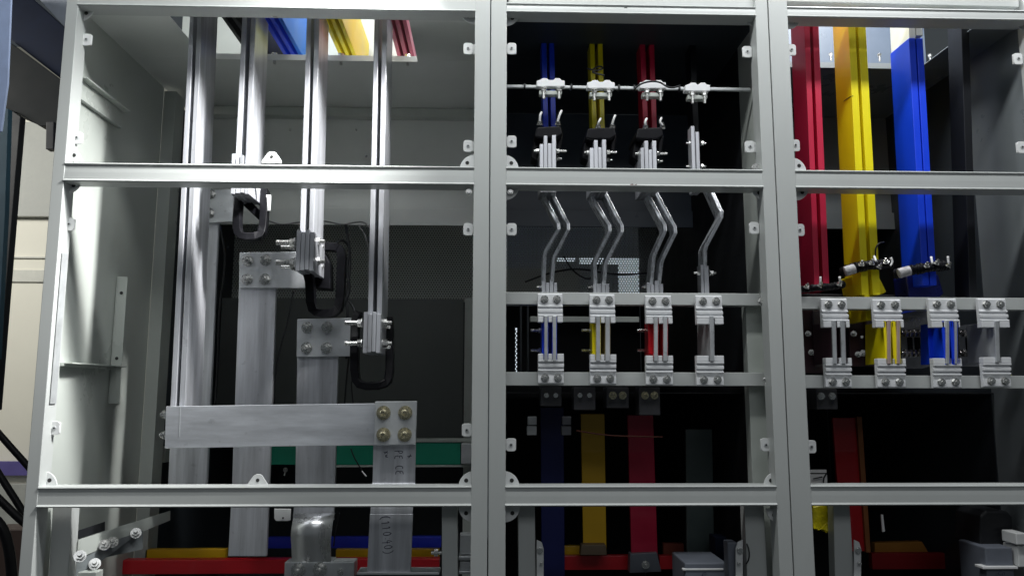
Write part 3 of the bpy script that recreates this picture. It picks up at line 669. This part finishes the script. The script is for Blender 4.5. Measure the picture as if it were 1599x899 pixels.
# upper insulator row on a cross rod
za = P(980, 137, YC-.012).z
t = thing('cross_rod', 'thin grey rod spanning the top of the middle cabinet behind the frame', 'rod', (.3, YC, za))
b = nb(); box(b, .03, P(1172, 140, YC-.01).x, YC-.012, YC-.004, za-.004, za+.004); obj('rod', b, GALV, t, .002)
for px, py in ((819, 134), (892, 136), (966, 136), (990, 137), (1060, 138)):
    b = nb(); p = P(px, py, YC-.008); cyl(b, (p.x-.002, p.y, za), (1, 0, 0), .0085, .004, 14); obj('cable_tie', b, BLKM, t, 0)
G4 = 'white insulators on the cross rod'
for nm, x0, x1, y0 in (('blue bars', 838, 882, 123), ('yellow bars', 917, 960, 126), ('red bars', 999, 1040, 126), ('black neutral bar', 1070, 1109, 130)):
    t = thing('rod_insulator', f'white flat insulator on the cross rod at the {nm}', 'insulator', P((x0+x1)/2, 137, YC-.03), G4)
    b = nb(); Y = YC-.034; slab(b, [(x0, y0+3), (x0+6, y0+1.5), (x0+9, y0-1), (x0+16, y0-1), (x0+19, y0+2), (x1-18, y0+2), (x1-15, y0-1), (x1-8, y0-1), (x1-5, y0+2), (x1, y0+3), (x1, y0+12), (x0, y0+12)], Y, .02); obj('body', b, INSUL, t, .0015)
    b = nb(); slab(b, [(x0+4, y0+18), (x1-4, y0+19), (x1-5, y0+25), (x0+4, y0+25)], Y+.002, .018); obj('lower_jaw', b, PAINT_IN, t, .0015)
    for q in (x0+11, x1-9): bolt(t, P(q, y0+15, Y), 'long', (0, 0, -1), .62)
def leanbars(name, label, groups, yt, yb, Y, dep, grp, low=None):
    g = groups[0]; t = thing(name, label, 'busbar', P(g[1], yb, Y), grp)
    for xt0, xb0, w_, m in groups:
        b = nb(); slab(b, [(xt0, yt), (xt0+w_, yt), (xb0+w_, yb), (xb0, yb)], Y, dep); obj('bar', b, m, t, .001)
    return t
G5 = 'sleeved busbars at the top of the middle cabinet'
leanbars('sleeved_busbar', 'dark blue sleeved pair at the top left of the middle cabinet', [(843, 849, 8, BLU), (855, 861, 8, BLU)], -20, 215, YT, .05, G5)
leanbars('sleeved_busbar', 'yellow sleeved pair at the top of the middle cabinet', [(918.5, 925, 7.5, YEL), (931, 937.5, 7.5, YEL)], -20, 215, YT, .05, G5)
leanbars('sleeved_busbar', 'red sleeved pair at the top of the middle cabinet', [(996, 1005, 8, RED), (1010.5, 1018.5, 8, RED)], -20, 215, YT, .05, G5)
leanbars('sleeved_busbar', 'black neutral bar at the top right of the middle cabinet', [(1074, 1083, 9, BLKS)], -20, 215, YT, .05, G5)
# black ties on the yellow bars
wire('black cable ties knotted around the yellow top bars', [(917, 107, YC-.01), (925, 110, YC-.012), (935, 103, YC-.012), (943, 106, YC-.012), (936, 110, YC-.012), (922, 112, YC-.012), (934, 116, YC-.012), (944, 118, YC-.01)], .002, BLKM, 'cable tie', 'cable_tie')
wire('black wire wound over the red insulator of the cross rod', [(990, 140, YC-.04), (1000, 131, YC-.045), (1015, 127, YC-.045), (1030, 128, YC-.045), (1040, 135, YC-.04), (1050, 138, YC-.04), (1062, 134, YC-.03)], .0022)
# current transformers with white wires and plate stacks
G6 = 'black current transformers of the middle cabinet'
for nm, x0, x1, y0, y1, ws in (('blue', 834, 878, 196, 252, ((846, 175, 843, 190), (877, 173, 871, 190))), ('yellow', 914, 962, 198, 252, ((938, 185, 934, 195), (961, 180, 956, 195))), ('red', 992, 1036, 198, 252, ((1010, 185, 1008, 196), (1033, 184, 1034, 196)))):
    t = thing('current_transformer', f'black ring transformer with white wire stubs around the {nm} top bars', 'transformer', P((x0+x1)/2, y1, YC+.03), G6)
    Y = YC-.025
    b = nb(); slab(b, [(x0+4, y0+2), (x1-2, y0), (x1+1, y0+14), (x1-9, y0+20), (x0+10, y0+20), (x0, y0+18)], Y, .09); obj('core_top', b, BLK, t, .004)
    b = nb(); slab(b, [(x0, y0+17), (x0+9, y0+19), (x0+5, y1), (x0-5, y1-6)], Y+.03, .05); obj('side_arm', b, BLK, t, .003)
    b = nb(); slab(b, [(x1-8, y0+17), (x1+1, y0+13), (x1-2, y1-14), (x1-9, y1-8)], Y+.03, .05); obj('side_arm', b, BLK, t, .003)
    for ax, ay, bx, by in ws:
        b = nb(); tube(b, [P(ax, ay, Y+.005), P(ax-3, ay+6, Y+.003), P(bx, by, Y+.008)], .0026, 8, smooth=2); obj('wire_stub', b, WHITE, t, 0, True)
        bolt(t, P(bx, by+5, Y+.02), 'stud', (0, -.5, 1), .62)
G7 = 'bare plate stacks above the middle rail'
for nm, st, yy in (('blue', [(843, 848.6, 225), (849.2, 855, 212), (855.6, 861.6, 224), (862.2, 868.4, 211)], 236), ('yellow', [(921.5, 927.5, 231), (928, 934, 219), (934.6, 940, 230), (940.6, 947, 218)], 238), ('red', [(1001, 1006.4, 231), (1007, 1013, 220), (1013.6, 1018.8, 234), (1019.4, 1025.6, 220)], 240), ('neutral', [(1080.5, 1086, 197), (1087.5, 1093, 206)], 246)):
    t = thing('plate_stack', f'stack of aluminium plates below the {nm} bars, above the middle rail' if nm != 'neutral' else 'two bare plates of the neutral bar above the middle rail', 'busbar joint', P(st[0][0], 290, YC), G7)
    for x0, x1, y0 in st: b = nb(); rect(b, x0, y0, x1, 300, YC-.028, .075 if nm != 'neutral' else .03); obj('plate', b, ALUV, t, .0007)
    for s, x in ((-1, st[0][0]), (1, st[-1][1])):
        for dy in ((0, 12) if nm != 'neutral' else (-22, 14)): bolt(t, P(x+s*.5, yy+dy, YC-.01+(.03 if dy == 12 else 0)), 'long' if (s > 0 and dy == 0) else 'stud', (s, 0, 0), .55)
# bent links
G8 = 'bent sleeved links of the middle cabinet'
def link(label, lines, Y=.13):
    t = thing('flexible_link', label, 'flexible link', P(lines[0][-1][0], lines[0][-1][1], Y), G8)
    for i, ln in enumerate(lines):
        b = nb(); pts = [P(x, y, Y+dy) for x, y, dy in ln]
        # round the corners a little
        q = [pts[0]]
        for a, c, d in zip(pts, pts[1:], pts[2:]):
            q += [c.lerp(a, .22), c.lerp(a, .08), c.lerp(d, .08), c.lerp(d, .22)]
        q.append(pts[-1]); 
        tube(b, q, 0, flat=(.0042, .022)); obj('strand', b, SLEEVE, t, .0015, seg=2)
        # second foil layer, slightly offset
        b = nb(); tube(b, [v+Vector((.0028, -.006, 0)) for v in q[1:-1]], 0, flat=(.0012, .018)); obj('foil_layer', b, ALUF, t, .0005)
link('bent double link of the blue phase in the middle cabinet', [[(845, 285, 0), (848, 310, 0), (873, 358, -.02), (850, 396, -.01), (848, 440, 0)], [(858, 285, 0), (863, 310, 0), (888, 358, -.02), (864, 404, -.01), (861, 440, 0)]])
link('bent double link of the yellow phase in the middle cabinet', [[(926, 285, 0), (923, 312, 0), (952, 360, -.02), (927, 410, -.01), (928, 445, 0)], [(938, 285, 0), (943, 306, 0), (971, 361, -.02), (944, 412, -.01), (941, 445, 0)]])
link('bent double link of the red phase in the middle cabinet', [[(1005, 285, 0), (1010, 310, 0), (1037, 360, -.02), (1018, 402, -.01), (1014, 445, 0)], [(1016, 285, 0), (1022, 306, 0), (1053, 363, -.02), (1030, 410, -.01), (1026, 445, 0)]])
link('bent single neutral link at the right of the middle cabinet', [[(1099, 285, 0), (1108, 304, 0), (1124, 339, -.02), (1097, 390, -.01), (1097, 420, 0)]])
G9 = 'small plate stacks on the upper beam'
for nm, st in (('blue', [(846, 852, 438), (852.6, 858, 441), (858.6, 864, 437), (864.6, 870, 441)]), ('yellow', [(926.5, 931.5, 436), (932, 939, 443), (939.6, 945, 440), (945.6, 951.5, 443)]), ('red', [(1010, 1015.6, 441), (1016.2, 1022, 444), (1022.6, 1029, 438), (1029.6, 1035.6, 443)]), ('neutral', [(1094.5, 1099, 413), (1100, 1107, 415)])):
    t = thing('joint_stack', f'small aluminium plate stack under the {nm} bent link of the middle cabinet', 'busbar joint', P(st[0][0], 458, .12), G9)
    for x0, x1, y0 in st: b = nb(); rect(b, x0, y0, x1, 462, .108, .07 if nm != 'neutral' else .03); obj('plate', b, ALUV, t, .0006)
    if nm == 'neutral':
        for s, x in ((-1, st[0][0]), (1, st[-1][1])): bolt(t, P(x, 426, .12), 'stud', (s, 0, 0), .7)
    else: bolt(t, P(st[0][0], 448, .12), 'stud', (-1, 0, 0), .5)
# strut and bolts behind the gripped bars
t = thing('rear_strut', 'pale horizontal strut behind the gripped bars of the middle cabinet', 'strut', P(910, 498, .35))
b = nb(); rect(b, 828, 494, 998, 502.5, .34, .02); obj('strut', b, PAINT_IN, t, .001)
b = nb(); rect(b, 812, 478, 815, 580, .42, .02); rect(b, 823, 478, 826, 580, .42, .02); tag(obj('rear_upright', b, SHADE_DK, None, .001), 'pair of thin dark uprights behind the blue-edged bar', 'upright')
Gb = 'bolt pairs beside the gripped bars'
for nm, x, s in (('blue-edged', 846, 1), ('yellow-edged', 925, 1), ('red-edged', 1012, .9)):
    t = thing('side_bolts', f'two bolts protruding left of the {nm} bar in the middle cabinet', 'bolt', P(x, 550, .15), Gb)
    for py in (516, 547): bolt(t, P(x, py, .15), 'long', (-1, -.15, 0), .62)
# terminal blocks under the lower beam
Gt = 'dark terminal blocks under the lower beams'
DKB = mat('dark_moulding', (.055, .055, .062), .45, 0, .2, (20, 20, 20))
for i, (nm, x0, x1, y0, y1) in enumerate((('far left', 844, 877, 604, 634), ('left of centre', 896, 930, 604, 640), ('right of centre', 947, 982, 604, 637), ('far right, lowest', 998, 1031, 604, 648))):
    t = thing('terminal_block', f'dark two-bolt terminal block under the lower beam of the middle cabinet, {nm}', 'terminal block', P((x0+x1)/2, y1, .2), Gt)
    b = nb(); rect(b, x0, y0, x1, y1, .17, .05); obj('body', b, DKB, t, .002)
    for q in (.28, .72): bolt(t, P(x0+(x1-x0)*q, 617, .1695), 'socket' if i > 1 else 'head', s=.6)
t = thing('terminal_block', 'dark two-bolt terminal block under the lower beam of the right cabinet', 'terminal block', P(1291, 638, .2), Gt)
b = nb(); rect(b, 1275, 607, 1308, 639, .17, .05); obj('body', b, DKB, t, .002)
for q in (1282, 1299): bolt(t, P(q, 618, .1695), 'head', s=.9)
# lower coloured uprights
Gl = 'coloured flat bars in the lower middle cabinet'
def lowbar(label, pts, Y, m, grp=Gl):
    b = nb(); slab(b, pts, Y, .012); return tag(obj('lower_busbar', b, m, None, .001), label, 'busbar', grp)
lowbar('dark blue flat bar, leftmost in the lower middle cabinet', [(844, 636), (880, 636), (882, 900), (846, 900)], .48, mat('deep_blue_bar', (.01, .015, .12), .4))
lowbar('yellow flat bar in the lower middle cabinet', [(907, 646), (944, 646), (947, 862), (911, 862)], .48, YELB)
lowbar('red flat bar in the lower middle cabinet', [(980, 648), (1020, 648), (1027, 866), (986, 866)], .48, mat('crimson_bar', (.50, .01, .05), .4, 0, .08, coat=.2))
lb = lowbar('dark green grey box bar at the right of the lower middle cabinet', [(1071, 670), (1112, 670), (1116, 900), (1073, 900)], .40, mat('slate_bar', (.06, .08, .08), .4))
Gq = 'level coloured busbars at the cabinet bottoms'
b = nb(); rect(b, 851, 852, 906, 866, .56, .02); tag(obj('level_coloured_busbar', b, YELB, None, .001), 'short yellow level strip at the bottom left of the middle cabinet', 'busbar', Gq)
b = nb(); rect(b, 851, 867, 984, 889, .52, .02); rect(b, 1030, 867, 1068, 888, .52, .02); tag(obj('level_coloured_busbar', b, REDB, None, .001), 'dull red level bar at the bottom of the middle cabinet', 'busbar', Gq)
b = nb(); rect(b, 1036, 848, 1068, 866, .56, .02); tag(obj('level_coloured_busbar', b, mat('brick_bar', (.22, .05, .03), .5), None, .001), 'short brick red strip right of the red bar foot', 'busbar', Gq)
t = thing('bar_clamp', 'grey clamp with one bolt at the foot of the red flat bar', 'clamp', P(1008, 895, .2)); b = nb(); slab(b, [(984, 864), (1026, 862), (1033, 892), (983, 894)], .465, .03); obj('body', b, DEV, t, .0015); bolt(t, P(1008, 881, .4645), 'stud', s=.85)
b = nb(); slab(b, [(908, 850), (946, 850), (948, 866), (906, 866)], .45, .03); tag(obj('bar_clamp', b, mat('dull_bronze', (.16, .12, .08), .5, .2), None, .001), 'dull clamp at the foot of the yellow flat bar', 'clamp')
for nm, x0 in (('left', 824), ('right', 878)):
    b = nb(); rect(b, x0, 650, x0+14, 663, .26, .02); rect(b, x0-1, 665, x0+14, 679, .262, .02)
    tag(obj('small_block', b, GALV if nm == 'left' else mat('dim_steel', (.18, .18, .2), .4, .4), None, .001), f'pair of small grey blocks {nm} of the dark blue flat bar', 'block')
wire('brown thin wire crossing behind the red flat bar', [(900, 672, .3), (950, 680, .3), (1000, 681, .3), (1035, 682, .3)], .0018, mat('brown_wire', (.2, .06, .04)))
# hinges / device at the bottom right of the middle cabinet
def hardware(label, x0, flip, grp='hinge plates on the inner posts'):
    s = -1 if flip else 1
    t = thing('hinge_plate', label, 'hinge', P(x0, 899, .05), grp)
    b = nb(); slab(b, [(x0, 842), (x0+s*8, 846), (x0+s*11, 856), (x0+s*11, 905), (x0, 905)], .045, .004); obj('plate', b, TABM, t, .001)
    b = nb(); cyl(b, P(x0+s*5, 858, .044), (0, -1, 0), .006, .006, 14); cyl(b, P(x0+s*7, 878, .044), (0, -1, 0), .003, .008, 10); obj('pin', b, ZINC, t, .0004)
    return t
hardware('pale hinge plate on the left inner post of the middle cabinet', 838, False)
t = hardware('pale hinge plate with latch loop on the right inner post of the middle cabinet', 1160, True)
b = nb(); rect(b, 1137, 846, 1152, 905, .06, .03); obj('latch_body', b, DEV, t, .002)
b = nb(); tube(b, [P(1166, 848, .05), P(1170, 858, .045), P(1170, 872, .045), P(1165, 880, .05)], .0015, 6, smooth=1); obj('latch_loop', b, BLKM, t, 0)
hardware('narrow hinge plate on the inner post of the right cabinet', 1334, False)
t = thing('control_device', 'light grey device box at the bottom right of the middle cabinet', 'device', P(1105, 899, .15)); b = nb(); rect(b, 1070, 878, 1136, 930, .12, .12); obj('body', b, DEV, t, .003); b = nb(); rect(b, 1066, 887, 1130, 890, .118, .01); obj('ledge', b, WHITE, t, .001); writing(t, 'C', 1098, 897, .1185, .014, 0)
b = nb(); slab(b, [(1131, 801), (1160, 811), (1160, 832), (1132, 830)], .5, .004); tag(obj('paper_sheet', b, WHITE, None, 0), 'white sheet glimpsed above the device in the middle cabinet', 'sheet')
b = nb(); rect(b, 1117, 838, 1135, 878, .3, .05); tag(obj('dark_post', b, NAVY, None, .001), 'dark navy block behind the grey device', 'block')

# ================================================================== RIGHT CABINET
G10 = 'tall sleeved busbars of the right cabinet'
YR = .10
def tall(label, bars, yt, yb, m, dep=.10, name='sleeved_busbar'):
    return leanbars(name, label, [(a, b_, w_, m) for a, b_, w_ in bars], yt, yb, YR, dep, G10)
tall('tall red sleeved pair at the left of the right cabinet', [(1253, 1272, 8.5), (1266, 1286, 9.5)], -30, 452, RED, .08)
yb_ = tall('tall yellow sleeved pair in the right cabinet', [(1321, 1346, 11), (1336, 1363, 12)], -30, 460, YEL, .08)
bb_ = tall('tall blue sleeved pair in the right cabinet, white at the top', [(1419, 1441, 10), (1431, 1453, 10)], 60, 445, BLU, .085)
b = nb(); slab(b, [(1415, -30), (1425.5, -30), (1430, 60), (1419.8, 60)], YR+.001, .083); slab(b, [(1427, -30), (1437, -30), (1441.2, 56), (1431.2, 56)], YR+.001, .083); obj('bare_top', b, WHITE, bb_, .001)
t = tall('wide black sleeved neutral bar at the right of the right cabinet', [(1499, 1514, 12)], -30, 465, BLKS, .055)
b = nb(); slab(b, [(1350, 460), (1358, 460), (1361, 500), (1353, 500)], YR+.002, .1); obj('bar', b, YEL, yb_, .001)
# lacing thread and labels on the yellow bar
wire('thin dark thread around the yellow bar of the right cabinet', [(1312, 165, YR+.07), (1318, 158, YR+.04), (1326, 152, YR+.01), (1332, 150, YR-.002)], .0009)
wire('curled black wire beside the yellow bar foot', [(1367, 400, YR-.01), (1367, 388, YR-.012), (1372, 380, YR-.012), (1380, 378, YR)], .0018)
# wire bundles / CT at the bar feet
G11 = 'taped black transformer rings at the bar feet of the right cabinet'
def bundle(label, pts, r, sleeve=None, stubs=(), glints=()):
    t = thing('transformer_ring', label, 'transformer', P(*pts[len(pts)//2]), G11)
    b = nb(); v = [P(*p) for p in pts]
    tube(b, v, r, 10, smooth=2)
    for k in range(26):
        u = random.random()*(len(v)-1.001); i = int(u); c = v[i].lerp(v[i+1], u-i)
        d = (v[i+1]-v[i]).normalized(); cyl(b, c, d+Vector((random.uniform(-.3, .3),)*3), r*random.uniform(1.02, 1.25), .004, 10)
    obj('ring', b, BLK, t, 0, True)
    if sleeve: b = nb(); tube(b, [P(*p) for p in sleeve], r*1.05, 12); obj('sleeve', b, mat('mottled_tape', (.42, .41, .42), .6, 0, .6, (90, 90, 90)), t, .001, True)
    for s in stubs: b = nb(); tube(b, [P(*p) for p in s], .0026, 8, smooth=1); obj('wire_stub', b, WHITE, t, 0, True)
    for g in glints: bolt(t, P(*g), 'stud', (random.uniform(-.5, .5), -.6, .8), .5)
bundle('black ring at the foot of the red bars in the right cabinet', [(1250, 452, .09), (1270, 449, .075), (1295, 448, .075), (1316, 444, .085)], .0075, None, [[(1281, 432, .065), (1281, 442, .065)], [(1311, 432, .065), (1312, 441, .07)]], [(1259, 449, .065), (1279, 447, .06), (1310, 445, .065)])
bundle('black ring across the foot of the yellow bars in the right cabinet', [(1314, 425, .10), (1335, 418, .075), (1362, 413, .07), (1388, 412, .08)], .0105, [(1319, 424, .078), (1335, 419, .073)], [[(1391, 402, .07), (1394, 409, .07), (1390, 415, .07)], [(1365, 400, .07), (1368, 408, .06)]], [(1361, 412, .055), (1384, 410, .06), (1345, 414, .06), (1372, 418, .056)])
bundle('black ring across the foot of the blue bars in the right cabinet', [(1398, 428, .10), (1422, 422, .075), (1450, 417, .07), (1480, 414, .08)], .0105, [(1403, 427, .078), (1421, 422, .073)], [[(1454, 401, .065), (1456, 412, .06)], [(1480, 400, .07), (1481, 412, .07)]], [(1447, 416, .055), (1480, 416, .06), (1462, 412, .06)])
b = nb(); slab(b, [(1330, 430), (1372, 430), (1385, 456), (1378, 459), (1334, 458)], .14, .06); tag(obj('insulation_wrap', b, YEL, None, .003), 'flared yellow wrap below the ring of the yellow bars', 'insulation wrap')
b = nb(); slab(b, [(1415, 430), (1465, 428), (1474, 458), (1462, 470), (1420, 470)], .14, .06); tag(obj('insulation_wrap', b, mat('deep_blue_wrap', (.01, .015, .16), .3), None, .003), 'dark blue wrap below the ring of the blue bars', 'insulation wrap')
b = nb(); slab(b, [(1250, 458), (1480, 462), (1480, 470), (1250, 470)], .2, .05); tag(obj('cable_tray', b, BLKM, None, .002), 'black cable tray behind the upper beam of the right cabinet', 'tray')
# plates between the beams (joint plates behind the gripped bars)
G12 = 'sleeved joint plates behind the beams of the right cabinet'
def jplate(label, pts, m, edge, bolts):
    t = thing('sleeved_plate', label, 'joint plate', P(pts[0][0], 580, .2), G12)
    b = nb(); slab(b, pts, .19, .01); obj('plate', b, m, t, .001)
    for q in edge: b = nb(); rect(b, *q[:4], .18, .008); obj('edge_strip', b, q[4], t, .001)
    for px, py, k in bolts: bolt(t, P(px, py, .179), k, (-.5, -1, .1), .6)
    return t
jplate('maroon plate with bolts left of the bare two-edged bar', [(1250, 484), (1298, 484), (1300, 582), (1252, 582)], MAROON, [(1272, 485, 1281, 572, mat('dim_edge', (.10, .085, .10), .4))], [(1262, 521, 'long'), (1267, 550, 'long')])
jplate('maroon plate with yellow rim left of the yellow bar', [(1325, 484), (1368, 484), (1366, 572), (1328, 572)], MAROON, [(1354, 496, 1362, 570, mat('dim_mauve', (.13, .10, .12), .4))], [(1333, 521, 'long'), (1346, 526, 'small'), (1340, 553, 'long'), (1348, 551, 'stud')])
b = nb(); pts = [(1326, 484), (1359, 484), (1359, 498), (1353, 497), (1347, 493), (1340, 491), (1333, 493), (1328, 498), (1326, 494)]; slab(b, pts, .175, .01); obj('insulation_rim', b, YEL, t, .001)
b = nb(); slab(b, [(1414, 484), (1439, 484), (1410, 489)], .17, .01); obj('sleeve_end', b, BLU, bb_, .001)
b = nb(); slab(b, [(1408, 484), (1450, 484), (1451, 572), (1440, 575), (1408, 575)], .21, .003); tag(obj('clear_barrier', b, CLEAR, None, 0), 'hazy clear sheet between the yellow and blue gripped bars', 'barrier')
b = nb(); slab(b, [(1498, 508), (1530, 505), (1534, 510), (1534, 572), (1500, 572)], .21, .003); tag(obj('clear_barrier', b, CLEAR, None, 0), 'hazy clear sheet right of the blue gripped bar', 'barrier')
for nm, xs in (('yellow', (1412, 1419, 1426, 1433)), ('blue', (1503, 1510, 1517, 1524))):
    t = thing('bolt_rows', f'two stacked rows of threaded bolts right of the {nm} gripped bar', 'bolt', P(xs[0], 560, .16), 'bolt rows of the right cabinet')
    for py in (520, 551):
        b = nb(); a = P(xs[0]-4, py, .17); c = P(xs[-1]+4, py, .17); cyl(b, a, (1, 0, 0), .0045, c.x-a.x, 12)
        for x in xs: q = P(x, py, .17); cyl(b, (q.x, q.y, a.z), (1, 0, 0), .0095, .006, 6)
        obj('threaded_row', b, mat('dark_zinc', (.35, .33, .33), .25, .9), t, .0005)
    b = nb(); rect(b, xs[1]+1, 526, xs[2], 548, .185, .01); rect(b, xs[3]-2, 526, xs[3]+5, 548, .185, .01); obj('sleeve', b, BLK, t, .002)
# lower part of the right cabinet
t = thing('lower_busbar', 'dark red flat bar with brown edge in the lower right cabinet', 'busbar', P(1325, 860, .2), Gl)
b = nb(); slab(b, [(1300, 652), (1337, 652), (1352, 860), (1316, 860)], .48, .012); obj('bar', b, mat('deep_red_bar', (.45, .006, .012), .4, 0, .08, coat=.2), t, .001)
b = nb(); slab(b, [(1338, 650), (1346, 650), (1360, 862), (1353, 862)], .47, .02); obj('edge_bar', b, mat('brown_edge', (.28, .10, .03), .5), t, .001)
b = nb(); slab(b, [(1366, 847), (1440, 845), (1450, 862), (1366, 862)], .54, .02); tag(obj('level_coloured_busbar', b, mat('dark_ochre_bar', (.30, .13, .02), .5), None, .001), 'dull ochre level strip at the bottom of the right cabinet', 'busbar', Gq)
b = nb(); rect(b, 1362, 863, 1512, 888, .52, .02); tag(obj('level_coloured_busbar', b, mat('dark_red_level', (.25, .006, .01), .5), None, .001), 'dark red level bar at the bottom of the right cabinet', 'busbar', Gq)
t = thing('socket_plate', 'small white plate with black wires beside the right cabinet post', 'plate', P(1279, 757, .3)); b = nb(); rect(b, 1262, 733, 1291, 738, .29, .01); rect(b, 1262, 740, 1292, 757, .29, .01); obj('plate', b, mat('warm_white_plate', (.85, .83, .82), .4), t, .001)  # plain off-white plate colour
b = nb(); tube(b, [P(1291, 738, .28), P(1285, 748, .28), P(1288, 762, .28)], .0018, 6, smooth=1); tube(b, [P(1270, 747, .28), P(1284, 744, .28)], .0015, 6); obj('wires', b, BLKM, t, 0)
b = nb(); n = 0
pts = [(1268, 786), (1297, 786), (1298, 829), (1292, 831), (1283, 826), (1276, 826), (1268, 822)]; slab(b, pts, .09, .03)
bmesh.ops.subdivide_edges(b, edges=b.edges, cuts=4, use_grid_fill=True)
for v in b.verts: v.co += Vector([random.uniform(-.0025, .0025) for _ in range(3)])
tag(obj('yellow_bag', b, YFOIL, None, 0), 'crumpled yellow plastic bag behind the bottom left of the right cabinet', 'bag')
b = nb(); slab(b, [(1376, 803), (1379, 803), (1382, 829), (1378, 830)], .4, .004); tag(obj('paper_strip', b, WHITE, None, 0), 'thin upright white strip in the dark lower right cabinet', 'strip')
t = thing('control_device', 'grey device with black cover at the bottom right of the right cabinet', 'device', P(1565, 899, .2))
b = nb(); rect(b, 1541, 854, 1584, 930, .16, .1); obj('body', b, DEV, t, .003)
b = nb(); rect(b, 1535, 884, 1590, 888, .15, .03); obj('ledge', b, WHITE, t, .001)
b = nb(); slab(b, [(1531, 805), (1540, 797), (1572, 797), (1581, 806), (1583, 853), (1530, 853)], .2, .1); obj('cover', b, BLKM, t, .004)
writing(t, 'Cn', 1563, 894, .149, .014, 0)
b = nb(); rect(b, 1587, 832, 1605, 850, .14, .05); rect(b, 1590, 852, 1605, 885, .15, .05); tag(obj('terminal_block', b, TABM, None, .002), 'pale terminal block at the far bottom right corner', 'terminal block')
b = nb(); tube(b, [P(1470, 640, .5), P(1480, 757, .5)], 0, flat=(.008, .01)); tag(obj('rear_upright', b, SHADE_DK, None, .001), 'dim slanted upright in the dark lower right cabinet', 'upright')
wire('black cable curving over the right wall of the right cabinet', [(1605, 140, .2), (1588, 150, .25), (1560, 172, .35), (1535, 190, .5)], .006, BLKM, 'cable', 'cable')
wire('small black tube under the top rail near the black bar', [(1520, 52, .25), (1532, 42, .2), (1548, 38, .15), (1560, 45, .15)], .004, BLKM, 'cable', 'cable')
b = nb(); slab(b, [(1592, 45), (1610, 45), (1610, 82), (1596, 84)], .12, .03); tag(obj('blue_block', b, mat('dull_navy', (.03, .05, .16), .4), None, .002), 'dull navy block beside the top right tab', 'block')

# ================================================================== LEFT OF THE CABINETS
b = nb(); slab(b, [(-40, -20), (18, -20), (12, 130), (2, 205), (-40, 215)], .1, .006); tag(obj('door_edge', b, PALEB, None, .001), 'pale blue upright door edge at the far left', 'door')
b = nb(); slab(b, [(-40, 170), (13, 170), (8, 330), (-4, 560), (-40, 560)], .6, .02); tag(obj('teal_panel', b, mat('dark_teal', (.02, .06, .09), .5), None, .001), 'dark teal panel strip below the pale blue edge at far left', 'panel')
t = thing('machine_housing', 'dark navy overhead housing left of the cabinets', 'housing', P(60, 190, 1.))
b = nb(); slab(b, [(10, -20), (42, -10), (106, 48), (104, 130), (14, 60)], .9, .1); obj('upper_face', b, NAVY, t, .002)
b = nb(); slab(b, [(10, 62), (104, 131), (98, 196), (62, 197), (30, 178), (6, 168)], .88, .1); obj('lower_face', b, mat('charcoal_face', (.010, .012, .013), .6, spec=.15), t, .002)
b = nb(); slab(b, [(44, -20), (120, -20), (115, 50), (104, 46)], 1.0, .02); obj('top_trim', b, mat('bluish_grey', (.42, .46, .54), .5), t, .001)
b = nb(); slab(b, [(15, 170), (32, 182), (12, 420), (-6, 640), (-24, 640)], .86, .03); obj('side_leg', b, BLKM, t, .002)
b = nb(); slab(b, [(72, 190), (84, 190), (83, 233), (71, 233)], .86, .03); obj('hook', b, BLKM, t, .002)
# cream cupboard beyond
t = thing('cream_cupboard', 'cream cupboard with grey bands seen left of the cabinets', 'cupboard', P(30, 800, 1.6))
b = nb(); rect(b, -60, 186, 130, 830, 1.6, .1); obj('body', b, CREAM, t, .002)
b = nb(); rect(b, -60, 190, 130, 338, 1.57, .02); obj('upper_board', b, mat('warm_grey', (.40, .41, .38), .6), t, .003)
b = nb(); rect(b, -60, 400, 130, 403, 1.59, .02); rect(b, -60, 421, 130, 440, 1.59, .02); obj('band', b, mat('pale_warm_grey', (.60, .60, .54), .6), t, .002)
b = nb(); rect(b, -60, 720, 130, 742, 1.57, .02); obj('purple_band', b, PURP, t, .001)
b = nb(); rect(b, -60, 755, 130, 832, 1.57, .02); obj('lower_board', b, MATS['warm_grey'], t, .002)
Gc = 'thick black cables left of the left cabinet'
wire('upper thick black cable slanting down at the left edge', [(-20, 655, .5), (10, 690, .5), (48, 732, .5), (70, 760, .5)], .009, BLK, 'cable', 'cable', Gc)
wire('middle thick black cable slanting down at the left edge', [(-20, 710, .45), (5, 750, .45), (36, 798, .45), (60, 840, .45)], .009, BLK, 'cable', 'cable', Gc)
wire('lower thick black cable slanting down at the left edge', [(-20, 760, .4), (5, 785, .4), (36, 815, .4), (60, 830, .4)], .010, BLK, 'cable', 'cable', Gc)
wire('lowest thick black cable curving at the bottom left corner', [(-20, 800, .35), (4, 820, .35), (16, 860, .35), (20, 920, .35)], .012, BLK, 'cable', 'cable', Gc)
b = nb(); slab(b, [(-20, 826), (46, 826), (30, 930), (-20, 930)], .8, .1); tag(obj('dark_box', b, mat('brown_black', (.05, .03, .025), .6), None, .003), 'dark brown box behind the cables at the bottom left corner', 'box')
